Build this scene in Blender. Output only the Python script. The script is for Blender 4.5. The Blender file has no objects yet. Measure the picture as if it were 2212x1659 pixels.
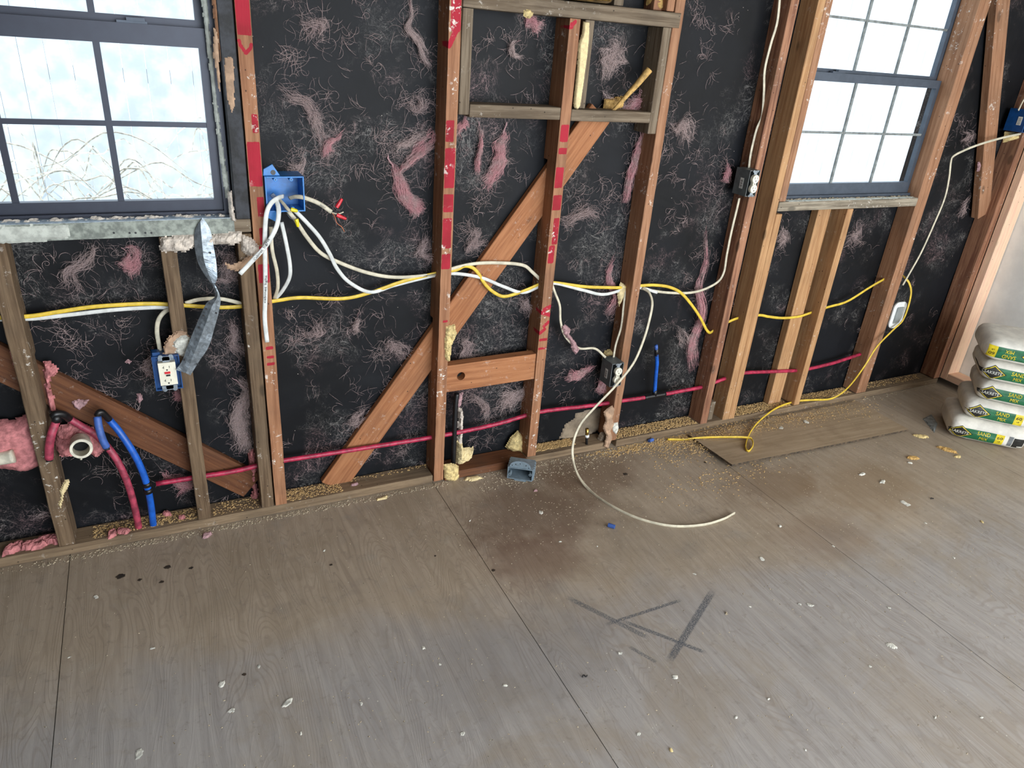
import bpy, bmesh, math, random
from mathutils import Vector, Matrix, noise
import numpy as np
random.seed(7)
sc = bpy.context.scene
COL = sc.collection
PI = math.pi

# ------------------------------------------------------------------ camera
F_PX, CAM = 1554.865, Vector((0.0, -2.188, 1.576))
YAW, PIT, ROL = 0.4857, 0.4495, 0.0830
def cam_axes():
    ca, sa, cb, sb, cc, s_ = math.cos(YAW), math.sin(YAW), math.cos(PIT), math.sin(PIT), math.cos(ROL), math.sin(ROL)
    f = Vector((sa*cb, ca*cb, -sb)); r0 = Vector((ca, -sa, 0)); u0 = r0.cross(f)
    return cc*r0 + s_*u0, -s_*r0 + cc*u0, f
RT, UP, FW = cam_axes()
cd = bpy.data.cameras.new('camera'); cam = bpy.data.objects.new('camera', cd); COL.objects.link(cam)
cd.sensor_width = 36; cd.lens = F_PX/2212*36; cd.clip_start = 0.05; cd.clip_end = 100
M = Matrix.Identity(4)
for i in range(3):
    M[i][0], M[i][1], M[i][2], M[i][3] = RT[i], UP[i], -FW[i], CAM[i]
cam.matrix_world = M
sc.camera = cam
def ray(px, py):
    return RT*((px-1106)/F_PX) + UP*((829.5-py)/F_PX) + FW
def W(px, py, Y=0.0):          # photo measurement -> point on the vertical plane y = Y
    d = ray(px, py); return CAM + d*((Y-CAM.y)/d.y)
def G(px, py, Z=0.0):          # photo measurement -> point on the level plane z = Z
    d = ray(px, py); return CAM + d*((Z-CAM.z)/d.z)

# ------------------------------------------------------------------ light
sc.view_settings.view_transform = 'Standard'
sc.view_settings.look = 'None'
sc.view_settings.exposure = 0.0
sc.view_settings.gamma = 1.0
sc.view_settings.use_curve_mapping = False
sc.cycles.use_denoising = True
sc.cycles.max_bounces = 6
sc.cycles.transparent_max_bounces = 16
sc.cycles.caustics_reflective = False
sc.cycles.caustics_refractive = False
wd = bpy.data.worlds.new('world'); sc.world = wd; wd.use_nodes = True
bg = wd.node_tree.nodes['Background']; bg.inputs[0].default_value = (0.80, 0.90, 1.0, 1); bg.inputs[1].default_value = 3.6
sd = bpy.data.lights.new('sun', 'SUN'); sd.energy = 3.0; sd.angle = 0.01; sd.color = (1, .96, .9)
so = bpy.data.objects.new('sun', sd); COL.objects.link(so)
so.rotation_euler = Vector((0.25, 1.0, -1.15)).to_track_quat('-Z', 'Y').to_euler()
def area(name, loc, direction, sx, sy, power, color):
    l = bpy.data.lights.new(name, 'AREA'); l.shape = 'RECTANGLE'; l.size = sx; l.size_y = sy; l.energy = power; l.color = color
    o = bpy.data.objects.new(name, l); COL.objects.link(o); o.location = loc
    o.rotation_euler = Vector(direction).to_track_quat('-Z', 'Z').to_euler()
area('daylight_rear_opening', (1.9, -4.85, 1.35), (-.12, 1, -.12), 3.2, 2.1, 200, (.88, .94, 1))
area('daylight_side_opening', (3.7, -3.1, 1.35), (-1, .45, -.15), 1.8, 2.0, 60, (1, .95, .87))
area('ceiling_fill', (.8, -2.7, 2.46), (0, .12, -1), 3.4, 2.2, 44, (.95, .96, 1))  # added soft overhead fill that lifts the floor; the ceiling has no opening

# ------------------------------------------------------------------ materials
def lin(c):
    return tuple(((v/255)/12.92 if v/255 <= .04045 else ((v/255+.055)/1.055)**2.4) for v in c)
class NT:
    def __init__(s, name):
        s.m = bpy.data.materials.new(name); s.m.use_nodes = True; s.t = s.m.node_tree
        s.b = s.t.nodes['Principled BSDF']
    def n(s, kind, **kw):
        nd = s.t.nodes.new('ShaderNode'+kind)
        for k, v in kw.items():
            if k.startswith('i_'):
                k2 = k[2:]; k2 = int(k2) if k2.isdigit() else k2.replace('_', ' ')
                s.set(nd.inputs[k2], v)
            else: setattr(nd, k, v)
        return nd
    def set(s, inp, v):
        if isinstance(v, bpy.types.NodeSocket): s.t.links.new(v, inp)
        elif isinstance(v, bpy.types.Node): s.t.links.new(v.outputs[0], inp)
        else:
            if isinstance(v, tuple) and len(v) == 3 and inp.type == 'RGBA': v = (*v, 1)
            inp.default_value = v
    def math(s, op, a, b=0.0, c=None):
        nd = s.n('Math', operation=op); s.set(nd.inputs[0], a); s.set(nd.inputs[1], b)
        if c is not None: s.set(nd.inputs[2], c)
        return nd.outputs[0]
    def mix(s, f, a, b, mode='MIX'):
        nd = s.n('Mix', data_type='RGBA', blend_type=mode); s.set(nd.inputs[0], f); s.set(nd.inputs[6], a); s.set(nd.inputs[7], b)
        return nd.outputs[2]
    def ramp(s, f, lo, hi):
        nd = s.n('MapRange', interpolation_type='SMOOTHSTEP'); s.set(nd.inputs[0], f); s.set(nd.inputs[1], lo); s.set(nd.inputs[2], hi)
        return nd.outputs[0]
    def coords(s, scale=(1, 1, 1), rnd=False):
        tc = s.n('TexCoord'); mp = s.n('Mapping'); s.set(mp.inputs[0], tc.outputs['Object']); mp.inputs[3].default_value = scale
        if rnd:
            oi = s.n('ObjectInfo'); v = s.n('CombineXYZ')
            r = s.math('MULTIPLY', oi.outputs['Random'], 37.0)
            for k in range(3): s.set(v.inputs[k], r)
            s.set(mp.inputs[1], v)
        return mp.outputs[0]
    def noise(s, vec, scale, detail=4, rough=.55, dist=0.0):
        nd = s.n('TexNoise'); s.set(nd.inputs['Vector'], vec); nd.inputs['Scale'].default_value = scale
        nd.inputs['Detail'].default_value = detail; nd.inputs['Roughness'].default_value = rough; nd.inputs['Distortion'].default_value = dist
        return nd.outputs[0]
    def bump(s, h, dist=.002, strength=.6):
        nd = s.n('Bump'); s.set(nd.inputs['Height'], h); nd.inputs['Distance'].default_value = dist; nd.inputs['Strength'].default_value = strength
        s.t.links.new(nd.outputs[0], s.b.inputs['Normal'])
    def out(s, col, rough=.6, **kw):
        s.set(s.b.inputs['Base Color'], col); s.set(s.b.inputs['Roughness'], rough)
        for k, v in kw.items(): s.set(s.b.inputs[k.replace('_', ' ')], v)
        return s.m

def wood(name, a, b, specks=.3, knots=True, paint=False, grime=.3, rough=.72, dirtc=(70, 62, 52)):
    t = NT(name); v = t.coords((1, 1, 1), True)
    g = t.coords((26, 26, 1.3), True)
    n1 = t.noise(g, 3.0, 6, .65, .35); n2 = t.noise(v, 5, 3)
    col = t.mix(t.ramp(n1, .36, .66), lin(a), lin(b))
    fine = t.noise(t.coords((120, 120, 5), True), 3.0, 4, .7)
    col = t.mix(t.math('MULTIPLY', t.ramp(fine, .50, .72), .35), col, lin(tuple(int(x*.62) for x in a)))
    col = t.mix(t.math('MULTIPLY', t.ramp(n2, .42, .72), grime), col, lin(dirtc))
    if knots:
        vo = t.n('TexVoronoi', feature='F1'); t.set(vo.inputs['Vector'], t.coords((9, 9, 4.2), True)); vo.inputs['Scale'].default_value = 1.0
        k = t.ramp(vo.outputs['Distance'], .13, .07)
        col = t.mix(t.math('MULTIPLY', k, .6), col, lin(tuple(int(x*.42) for x in a)))
    # nail holes
    vo2 = t.n('TexVoronoi', feature='F1'); t.set(vo2.inputs['Vector'], t.coords((30, 30, 22), True)); vo2.inputs['Scale'].default_value = 1.0
    col = t.mix(t.math('MULTIPLY', t.ramp(vo2.outputs['Distance'], .075, .05), .8), col, lin((25, 20, 16)))
    if paint:
        at = t.n('Attribute', attribute_name='paint'); f = at.outputs['Fac']
        wear = t.noise(v, 60, 5, .7)
        pf = t.math('MULTIPLY', t.ramp(t.math('ADD', f, t.math('MULTIPLY', t.math('SUBTRACT', wear, .5), .95)), .38, .58), t.ramp(t.noise(v, 17, 5, .75), .26, .36))
        pc = t.mix(t.ramp(t.noise(v, 9, 3), .4, .7), lin((162, 30, 48)), lin((134, 24, 34)))
        col = t.mix(pf, col, pc)
    if specks > 0:
        sp = t.noise(v, 55, 4, .75); big = t.noise(v, 7, 3, .6)
        m = t.math('MULTIPLY', t.ramp(sp, .58, .64), t.ramp(big, .50, .62))
        col = t.mix(t.math('MULTIPLY', m, specks), col, lin((214, 208, 198)))
    t.bump(t.math('ADD', t.math('MULTIPLY', n1, .6), t.math('MULTIPLY', fine, .5)), .0016, .7)
    return t.out(col, rough, Specular_IOR_Level=.3)

def plain(name, c, rough=.5, var=.12, scale=40, metallic=0.0, bump=0.0, spec=.5, **kw):
    t = NT(name); v = t.coords(rnd=True); n = t.noise(v, scale, 4, .6)
    dark = lin(tuple(int(x*(1-var*1.6)) for x in c))
    col = t.mix(t.ramp(n, .35, .65), dark, lin(c))
    if bump: t.bump(n, bump, .8)
    return t.out(col, rough, Metallic=metallic, Specular_IOR_Level=spec, **kw)

M_ = {}
M_['fir'] = wood('fir_framing', (164, 122, 92), (138, 96, 68), specks=.8)
M_['fir_paint'] = wood('fir_with_red_paint', (164, 118, 86), (134, 90, 62), specks=1.0, paint=True, grime=.3)
M_['fir_red'] = wood('aged_reddish_fir', (160, 116, 88), (112, 72, 54), specks=.35, grime=.3)
M_['fir_tan'] = wood('tan_fir', (184, 144, 102), (156, 114, 76), specks=.35, grime=.2)
M_['fir_new'] = wood('new_pale_pine', (238, 204, 172), (230, 186, 160), specks=.0, grime=.04)
M_['fir_brace'] = wood('orange_brace_fir', (168, 114, 76), (142, 90, 56), specks=.25, grime=.2)
M_['fir_brace_dark'] = wood('dark_brace_fir', (108, 68, 42), (84, 50, 30), specks=.15, grime=.3)
M_['old'] = wood('weathered_grey_lumber', (128, 114, 96), (94, 80, 64), specks=.5, grime=.45, rough=.85)
M_['old_brown'] = wood('weathered_brown_lumber', (118, 98, 76), (84, 66, 48), specks=.8, grime=.4, rough=.85)
M_['sill_old'] = wood('stained_grey_sill_wood', (158, 148, 130), (108, 98, 84), specks=.7, grime=.65, rough=.85, dirtc=(84, 78, 66))
M_['tar'] = plain('black_tar_coating', (42, 44, 50), .65, .5, 30, bump=.002)
M_['plate'] = wood('dusty_sole_plate', (136, 116, 92), (108, 90, 70), specks=.25, grime=.4, knots=False, rough=.9)
M_['bronze'] = plain('dark_bronze_aluminium', (44, 48, 60), .42, .04, 25, metallic=.3)
M_['bronze_soft'] = plain('weathered_grey_aluminium', (76, 84, 96), .5, .05, 25, metallic=.3)
M_['muntin'] = plain('pale_grey_muntin', (132, 138, 136), .6, .15)
M_['sealant'] = plain('grey_green_sealant', (190, 194, 184), .8, .1, 40, bump=.002)
M_['galv'] = plain('galvanised_steel', (150, 160, 168), .42, .12, 90, metallic=.7, bump=.0008)
M_['bead_dull'] = plain('dull_painted_steel', (146, 152, 142), .6, .18, 50, metallic=.15, bump=.001)
M_['blue_box'] = plain('blue_electrical_plastic', (38, 122, 196), .38, .08)
M_['navy_box'] = plain('dark_blue_electrical_plastic', (18, 70, 128), .4, .08)
M_['gray_box'] = plain('grey_electrical_plastic', (92, 98, 98), .5, .1)
M_['gray_box_light'] = plain('light_grey_electrical_plastic', (124, 140, 150), .45, .08)
M_['ivory'] = plain('ivory_receptacle_plastic', (228, 224, 204), .35, .03)
M_['white_pl'] = plain('white_plastic', (226, 230, 228), .35, .03)
M_['black_pl'] = plain('black_plastic', (22, 22, 24), .4, .2)
M_['red_pl'] = plain('red_plastic', (214, 34, 48), .35, .08)
M_['yellow_pl'] = plain('yellow_plastic', (236, 216, 20), .35, .06)
M_['c_white'] = plain('white_cable_jacket', (214, 216, 212), .45, .06)
M_['c_cream'] = plain('cream_cable_jacket', (208, 200, 176), .5, .08)
M_['c_yellow'] = plain('yellow_cable_jacket', (224, 190, 62), .45, .08)
M_['pex_red'] = plain('red_pipe_plastic', (184, 44, 78), .45, .18, 50)
M_['pex_pink'] = plain('dusty_red_pipe_plastic', (172, 64, 86), .5, .18, 50)
M_['pex_blue'] = plain('blue_pipe_plastic', (24, 92, 190), .38, .1)
M_['pex_blue_old'] = plain('dusty_blue_pipe_plastic', (62, 98, 172), .5, .12)
M_['pvc'] = plain('cream_pvc', (216, 210, 190), .45, .1)
M_['copper'] = plain('copper_wire', (206, 122, 84), .35, .1, metallic=.7)
M_['brass'] = plain('brass', (176, 146, 78), .25, .15, metallic=.9)
M_['ply_edge'] = plain('dark_plywood_edge', (96, 80, 62), .9, .3, 60)
M_['gouge'] = plain('dark_gouged_wood', (58, 46, 34), .95, .3, 60)
M_['foam_y'] = plain('yellow_spray_foam', (224, 200, 140), .85, .12, 60, bump=.004)
M_['foam_p'] = plain('pale_cream_spray_foam', (226, 206, 156), .85, .06, 90, bump=.003)
M_['foam_g'] = plain('golden_spray_foam', (204, 164, 96), .8, .15, 60, bump=.004)
M_['plaster'] = plain('broken_plaster', (216, 204, 190), .92, .12, 70, bump=.004)
M_['plaster_w'] = plain('white_plaster_chip', (222, 220, 208), .9, .15, 70, bump=.002)
M_['paperbrown'] = plain('brown_drywall_paper', (184, 152, 124), .85, .12, 30, bump=.001)
M_['tanboard'] = plain('grey_tan_sheathing', (150, 134, 112), .85, .15, 20, bump=.001)
M_['batt'] = plain('pink_fibreglass_batt', (204, 132, 132), .95, .15, 40, bump=.008, spec=.1)
M_['puffp'] = plain('pale_pink_fibreglass', (184, 148, 150), .95, .12, 90, bump=.006, spec=.1)
M_['saw'] = plain('golden_sawdust', (214, 178, 122), .95, .2, 300, bump=.002)
M_['crumb'] = plain('pale_dust_crumbs', (204, 188, 160), .95, .35, 300)
M_['drywall'] = plain('white_drywall', (232, 233, 228), .8, .03, 8, bump=.0015)
M_['ceiling'] = plain('ceiling_boards', (150, 140, 128), .9, .05, 8)
M_['bag'] = plain('off_white_paper_bag', (222, 219, 208), .72, .06, 14, bump=.004)
M_['label_g'] = plain('label_green', (28, 104, 66), .5, .1)
M_['label_k'] = plain('label_black', (34, 34, 32), .5, .1)
M_['label_y'] = plain('label_yellow', (228, 206, 40), .5, .08)
M_['label_w'] = plain('label_white', (222, 222, 214), .5, .05)
M_['ink'] = plain('black_ink', (28, 28, 30), .6, .1)
M_['ink_soft'] = plain('grey_print_ink', (120, 124, 126), .6, .1)
M_['fence'] = plain('weathered_fence_boards', (194, 203, 214), .9, .08, 6)
M_['earth'] = plain('pale_dry_ground', (214, 206, 190), .95, .15, 4)
M_['twig'] = plain('dry_twigs', (222, 216, 204), .9, .2)
M_['drain_in'] = plain('dark_pipe_inside', (20, 20, 18), .9, .2)

def fibre(name, c, alpha):
    t = NT(name); v = t.coords()
    n = t.noise(v, 60, 4, .7); n2 = t.noise(v, 26, 4, .7)
    t.set(t.b.inputs['Alpha'], t.math('MULTIPLY', t.math('MULTIPLY', t.ramp(n, .22, .62), t.ramp(n2, .28, .52)), alpha))
    col = t.mix(t.math('MULTIPLY', t.ramp(t.noise(v, 18, 3, .6), .42, .64), .75), lin(c), lin((184, 164, 160)))
    return t.out(col, .9, Specular_IOR_Level=.1)
M_['fib_grey'] = fibre('grey_pink_fibres', (170, 150, 148), .55)
M_['fib_pink'] = fibre('pink_fibres', (206, 152, 156), .75)
M_['fib_pale'] = fibre('pale_pink_fibres', (186, 166, 162), .5)

def glass():
    m = bpy.data.materials.new('window_glass'); m.use_nodes = True; nt = m.node_tree; nt.nodes.clear()
    o = nt.nodes.new('ShaderNodeOutputMaterial'); mx = nt.nodes.new('ShaderNodeMixShader')
    tr = nt.nodes.new('ShaderNodeBsdfTransparent'); gl = nt.nodes.new('ShaderNodeBsdfGlossy'); fr = nt.nodes.new('ShaderNodeLayerWeight'); pw = nt.nodes.new('ShaderNodeMath'); pw.operation = 'MULTIPLY'; pw.inputs[1].default_value = .12
    tr.inputs[0].default_value = (.96, .98, .98, 1); gl.inputs['Roughness'].default_value = .03; fr.inputs[0].default_value = .5; nt.links.new(fr.outputs['Facing'], pw.inputs[0])
    nt.links.new(pw.outputs[0], mx.inputs[0]); nt.links.new(tr.outputs[0], mx.inputs[1]); nt.links.new(gl.outputs[0], mx.inputs[2])
    nt.links.new(mx.outputs[0], o.inputs[0]); return m
M_['glass'] = glass()

def paper_mat():
    t = NT('black_building_paper'); v = t.coords()
    base = t.mix(t.ramp(t.noise(v, 3, 4), .3, .7), lin((13, 14, 16)), lin((21, 23, 27)))
    msk = t.ramp(t.noise(v, 4.2, 4, .65), .46, .64)
    def ridge(scale, w, dist, det=3):
        n = t.noise(v, scale, det, .6, dist)
        return t.ramp(t.math('ABSOLUTE', t.math('SUBTRACT', n, .5)), w, 0.0)
    r1 = t.math('MULTIPLY', ridge(7, .018, 3.0), .34)
    r2 = t.math('MULTIPLY', ridge(16, .022, 3.5), .30)
    r3 = t.math('MULTIPLY', ridge(34, .03, 3.0, 2), .20)
    soft = t.math('MULTIPLY', t.ramp(t.noise(v, 13, 7, .75, 1.5), .50, .75), .10)
    f = t.math('MULTIPLY', t.math('ADD', t.math('ADD', r1, r2), t.math('ADD', r3, soft)), msk)
    pinkness = t.ramp(t.noise(v, 5, 2), .45, .65)
    fc = t.mix(pinkness, lin((150, 146, 142)), lin((168, 138, 138)))
    col = t.mix(f, base, fc)
    vo = t.n('TexVoronoi', feature='F1'); t.set(vo.inputs['Vector'], v); vo.inputs['Scale'].default_value = 34
    sp = t.math('MULTIPLY', t.ramp(vo.outputs['Distance'], .055, .03), t.ramp(t.noise(v, 9, 2), .52, .6))
    col = t.mix(sp, col, lin((196, 184, 170)))
    wr = t.math('ADD', t.math('MULTIPLY', t.noise(v, 2.2, 3, .5, 1.0), 1.0), t.math('MULTIPLY', t.noise(v, 60, 3), .03))
    t.bump(wr, .03, .35)
    return t.out(col, .55, Specular_IOR_Level=.16)
M_['paper'] = paper_mat()

def floor_mat():
    t = NT('worn_plywood'); v = t.coords()
    sep = t.n('SeparateXYZ'); t.set(sep.inputs[0], v); X, Y = sep.outputs[0], sep.outputs[1]
    # plywood face grain runs away from the wall; cathedral figure by low distortion
    g1 = t.noise(t.coords((14, .9, 1)), 3.0, 5, .6, .5)
    gb = t.noise(t.coords((3.2, .55, 1)), 2.2, 2, .5, .6)
    band = t.n('Math', operation='SINE'); t.set(band.inputs[0], t.math('MULTIPLY', gb, 210.0))
    bandr = t.ramp(band.outputs[0], .15, 1.0)
    wearn = t.noise(v, 2.3, 5, .6, .4)
    edge = t.math('ADD', Y, t.math('MULTIPLY', t.math('SUBTRACT', wearn, .5), .75))
    zone = t.ramp(t.math('ADD', edge, t.math('MULTIPLY', X, .10)), -.85, -.45)        # 1 near the wall
    brown = t.mix(t.ramp(g1, .3, .7), lin((152, 138, 120)), lin((166, 152, 134)))
    grey = t.mix(t.ramp(g1, .3, .7), lin((140, 135, 131)), lin((156, 151, 146)))
    col = t.mix(zone, grey, brown)
    col = t.mix(t.math('MULTIPLY', bandr, t.math('MULTIPLY', t.ramp(t.noise(v, 1.4, 2), .38, .62), .30)), col, lin((118, 104, 92)))
    blot = t.noise(v, 5.5, 6, .68)
    col = t.mix(t.math('MULTIPLY', t.ramp(blot, .52, .74), .40), col, lin((100, 96, 94)))
    col = t.mix(t.math('MULTIPLY', t.ramp(t.noise(v, 11, 6, .7), .54, .7), .25), col, lin((178, 170, 154)))
    col = t.mix(t.math('MULTIPLY', t.ramp(t.noise(v, 2.1, 6, .7, .5), .46, .66), .45), col, lin((136, 122, 102)))
    col = t.mix(t.math('MULTIPLY', t.ramp(t.noise(v, 26, 5, .75), .55, .68), .35), col, lin((110, 102, 94)))
    def spot(x, y, r, c, amt, sx=1.0):
        dx = t.math('MULTIPLY', t.math('SUBTRACT', X, x), sx); dy = t.math('SUBTRACT', Y, y)
        d = t.math('SQRT', t.math('ADD', t.math('MULTIPLY', dx, dx), t.math('MULTIPLY', dy, dy)))
        d = t.math('ADD', d, t.math('MULTIPLY', t.math('SUBTRACT', t.noise(v, 7, 5, .65), .5), r*1.5))
        return t.mix(t.math('MULTIPLY', t.ramp(d, r*1.15, r*.3), amt), col, lin(c))
    col = spot(1.15, -.30, .26, (92, 72, 58), .62, .7)
    col = spot(1.45, -.14, .20, (104, 82, 64), .55, .6)
    col = spot(1.02, -.52, .18, (104, 78, 64), .5, .7)
    col = spot(2.15, -.48, .20, (112, 88, 62), .5, .7)
    col = spot(2.55, -.62, .22, (128, 104, 74), .45, .6)
    col = spot(2.1, -.78, .16, (116, 92, 70), .4, .6)
    col = spot(.75, -.9, .25, (112, 108, 106), .35, .6)
    col = spot(1.5, -.62, .2, (122, 112, 96), .3, .6)
    def seg(a, b, w, amt, c=(72, 76, 82)):
        nonlocal col
        L = math.hypot(b[0]-a[0], b[1]-a[1]); ux, uy = (b[0]-a[0])/L, (b[1]-a[1])/L
        dx = t.math('SUBTRACT', X, a[0]); dy = t.math('SUBTRACT', Y, a[1])
        u = t.math('ADD', t.math('MULTIPLY', dx, ux), t.math('MULTIPLY', dy, uy))
        q = t.math('ABSOLUTE', t.math('ADD', t.math('MULTIPLY', dx, -uy), t.math('MULTIPLY', dy, ux)))
        m = t.math('MULTIPLY', t.ramp(q, w, w*.5), t.math('MULTIPLY', t.ramp(u, 0.0, L*.18), t.ramp(u, L, L*.9)))
        gr = t.ramp(t.noise(t.coords((60, 60, 1)), 4, 4, .7), .36, .56)
        col = t.mix(t.math('MULTIPLY', t.math('MULTIPLY', m, gr), amt), col, lin(c))
    p = lambda x, y: (G(x, y).x, G(x, y).y)
    seg(p(1545, 1268), p(1443, 1432), .014, .95)
    seg(p(1300, 1352), p(1475, 1295), .0075, .9)
    seg(p(1215, 1285), p(1405, 1380), .012, .75)
    seg(p(1335, 1337), p(1530, 1412), .009, .9)
    seg(p(1356, 1395), p(1420, 1432), .008, .7)
    fine = t.noise(t.coords((150, 12, 1)), 3, 3, .7)
    vo = t.n('TexVoronoi', feature='F1'); t.set(vo.inputs['Vector'], v); vo.inputs['Scale'].default_value = 30
    sp = t.math('MULTIPLY', t.ramp(vo.outputs['Distance'], .06, .035), t.ramp(t.noise(v, 3, 3), .45, .6))
    col = t.mix(t.math('MULTIPLY', sp, .8), col, lin((206, 200, 186)))
    t.bump(t.math('ADD', t.math('MULTIPLY', g1, .5), t.math('ADD', t.math('MULTIPLY', fine, .25), t.math('MULTIPLY', bandr, .12))), .003, .45)
    return t.out(col, .66, Specular_IOR_Level=.35)
M_['floor'] = floor_mat()

# ------------------------------------------------------------------ mesh helpers
def prop(o, label=None, cat=None, group=None, kind=None):
    if label: o['label'] = label
    if cat: o['category'] = cat
    if group: o['group'] = group
    if kind: o['kind'] = kind
    return o
def thing(name, label, cat, loc=(0, 0, 0), group=None):
    o = bpy.data.objects.new(name, None); COL.objects.link(o); o.location = loc; o.empty_display_size = .05
    return prop(o, label, cat, group)
def add(name, bm, mat, parent=None, label=None, cat=None, group=None, kind=None, smooth=False, bevel=0.0, origin=None):
    """world-space bmesh -> one mesh object; origin at its base, or in its parent's space"""
    me = bpy.data.meshes.new(name)
    if bevel:
        bmesh.ops.bevel(bm, geom=[e for e in bm.edges if len(e.link_faces) == 2 and e.calc_face_angle(0) > .7], offset=bevel, segments=2, affect='EDGES', profile=.5)
    if parent is not None:
        org = Vector(parent.location); pp = parent.parent
        while pp is not None: org += Vector(pp.location); pp = pp.parent
    else:
        xs = [v.co for v in bm.verts]
        org = Vector(((min(c.x for c in xs)+max(c.x for c in xs))/2, (min(c.y for c in xs)+max(c.y for c in xs))/2, min(c.z for c in xs)))
    if origin is not None: org = Vector(origin)
    for v in bm.verts: v.co -= org
    bm.to_mesh(me); bm.free()
    mats = mat if isinstance(mat, (list, tuple)) else [mat]
    for m in mats: me.materials.append(M_[m] if isinstance(m, str) else m)
    if smooth:
        for p in me.polygons: p.use_smooth = True
    o = bpy.data.objects.new(name, me); COL.objects.link(o)
    if parent is not None: o.parent = parent
    else: o.location = org
    return prop(o, label, cat, group, kind)
def add_each(name, bm, mat, parent):
    seen = set(); isl = []
    for v in bm.verts:
        if v in seen: continue
        st = [v]; seen.add(v); grp = set()
        while st:
            q = st.pop(); grp.add(q)
            for e in q.link_edges:
                w_ = e.other_vert(q)
                if w_ not in seen: seen.add(w_); st.append(w_)
        isl.append(grp)
    for g in isl:
        b = bmesh.new(); mp = {v: b.verts.new(v.co) for v in g}
        for f in {f for v in g for f in v.link_faces}: b.faces.new([mp[v] for v in f.verts])
        bmesh.ops.recalc_face_normals(b, faces=b.faces[:]); add(name, b, mat, parent)
    bm.free()
def box(bm, x0, x1, y0, y1, z0, z1, mi=0):
    vs = [bm.verts.new((x, y, z)) for x in (x0, x1) for y in (y0, y1) for z in (z0, z1)]
    fs = []
    for f in ((0, 1, 3, 2), (4, 6, 7, 5), (0, 4, 5, 1), (2, 3, 7, 6), (0, 2, 6, 4), (1, 5, 7, 3)):
        fc = bm.faces.new([vs[i] for i in f]); fc.material_index = mi; fs.append(fc)
    return vs
def B(*a):
    bm = bmesh.new(); box(bm, *a); return bm
def smooth_path(pts, n=6):
    if len(pts) < 3: return [Vector(p) for p in pts]
    P = [Vector(p) for p in pts]; P = [P[0]*2-P[1]] + P + [P[-1]*2-P[-2]]
    out = []
    for i in range(1, len(P)-2):
        a, b, c, d = P[i-1:i+3]
        for k in range(n):
            t = k/n
            out.append(.5*((2*b)+(c-a)*t+(2*a-5*b+4*c-d)*t*t+(3*b-a-3*c+d)*t*t*t))
    out.append(P[-2]); return out
def sweep(bm, pts, rw, rh=None, seg=10, n=6, up=(0, -1, 0), twist=0.0, taper=None, caps=True, phase=0.0, super_=1.0):
    rh = rh or rw; P = smooth_path(pts, n) if n > 1 else [Vector(p) for p in pts]
    rings = []; N = len(P)
    for i, p in enumerate(P):
        d = (P[min(i+1, N-1)]-P[max(i-1, 0)]).normalized()
        u = Vector(up); s = d.cross(u)
        if s.length < 1e-4: s = d.cross(Vector((1, 0, 0)))
        s.normalize(); u = s.cross(d).normalized()
        k = taper(i/(N-1)) if taper else 1.0; a0 = phase + twist*i/(N-1)
        s2 = s*math.cos(a0)+u*math.sin(a0); u2 = -s*math.sin(a0)+u*math.cos(a0)
        ring = []
        for j in range(seg):
            a = 2*PI*j/seg; c, w = math.cos(a), math.sin(a)
            c = math.copysign(abs(c)**super_, c); w = math.copysign(abs(w)**super_, w)
            ring.append(bm.verts.new(p+s2*(c*rw*k)+u2*(w*rh*k)))
        rings.append(ring)
    for i in range(N-1):
        for j in range(seg):
            bm.faces.new((rings[i][j], rings[i][(j+1) % seg], rings[i+1][(j+1) % seg], rings[i+1][j]))
    if caps:
        bm.faces.new(rings[0][::-1]); bm.faces.new(rings[-1])
    bmesh.ops.recalc_face_normals(bm, faces=bm.faces[:])
    return P
def ribbon_tube(bm, P, r):
    N = len(P); rings = []
    for i, p in enumerate(P):
        d = (P[min(i+1, N-1)]-P[max(i-1, 0)]).normalized(); s = d.cross(Vector((0, -1, 0)))
        if s.length < 1e-4: s = Vector((1, 0, 0))
        s.normalize(); u = s.cross(d); k = .35+.65*math.sin(PI*min(1, max(0, i/(N-1))))
        rings.append([bm.verts.new(p+s*r*k), bm.verts.new(p-s*r*.6*k+u*r*.7*k), bm.verts.new(p-s*r*.6*k-u*r*.7*k)])
    for i in range(N-1):
        for j in range(3):
            bm.faces.new((rings[i][j], rings[i][(j+1) % 3], rings[i+1][(j+1) % 3], rings[i+1][j]))
def lathe(bm, prof, center, axis='z', seg=28):
    rings = []
    for r, h in prof:
        ring = []
        for j in range(seg):
            a = 2*PI*j/seg; c, s = r*math.cos(a), r*math.sin(a)
            v = {'z': (c, s, h), 'y': (c, h, s), 'x': (h, c, s)}[axis]
            ring.append(bm.verts.new(Vector(center)+Vector(v)))
        rings.append(ring)
    for i in range(len(rings)-1):
        for j in range(seg):
            bm.faces.new((rings[i][j], rings[i][(j+1) % seg], rings[i+1][(j+1) % seg], rings[i+1][j]))
    bm.faces.new(rings[0][::-1]); bm.faces.new(rings[-1])
    bmesh.ops.recalc_face_normals(bm, faces=bm.faces[:])
def rot_about(bm, pivot, R):
    pivot = Vector(pivot)
    for v in bm.verts: v.co = pivot + R @ (v.co-pivot)

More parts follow.
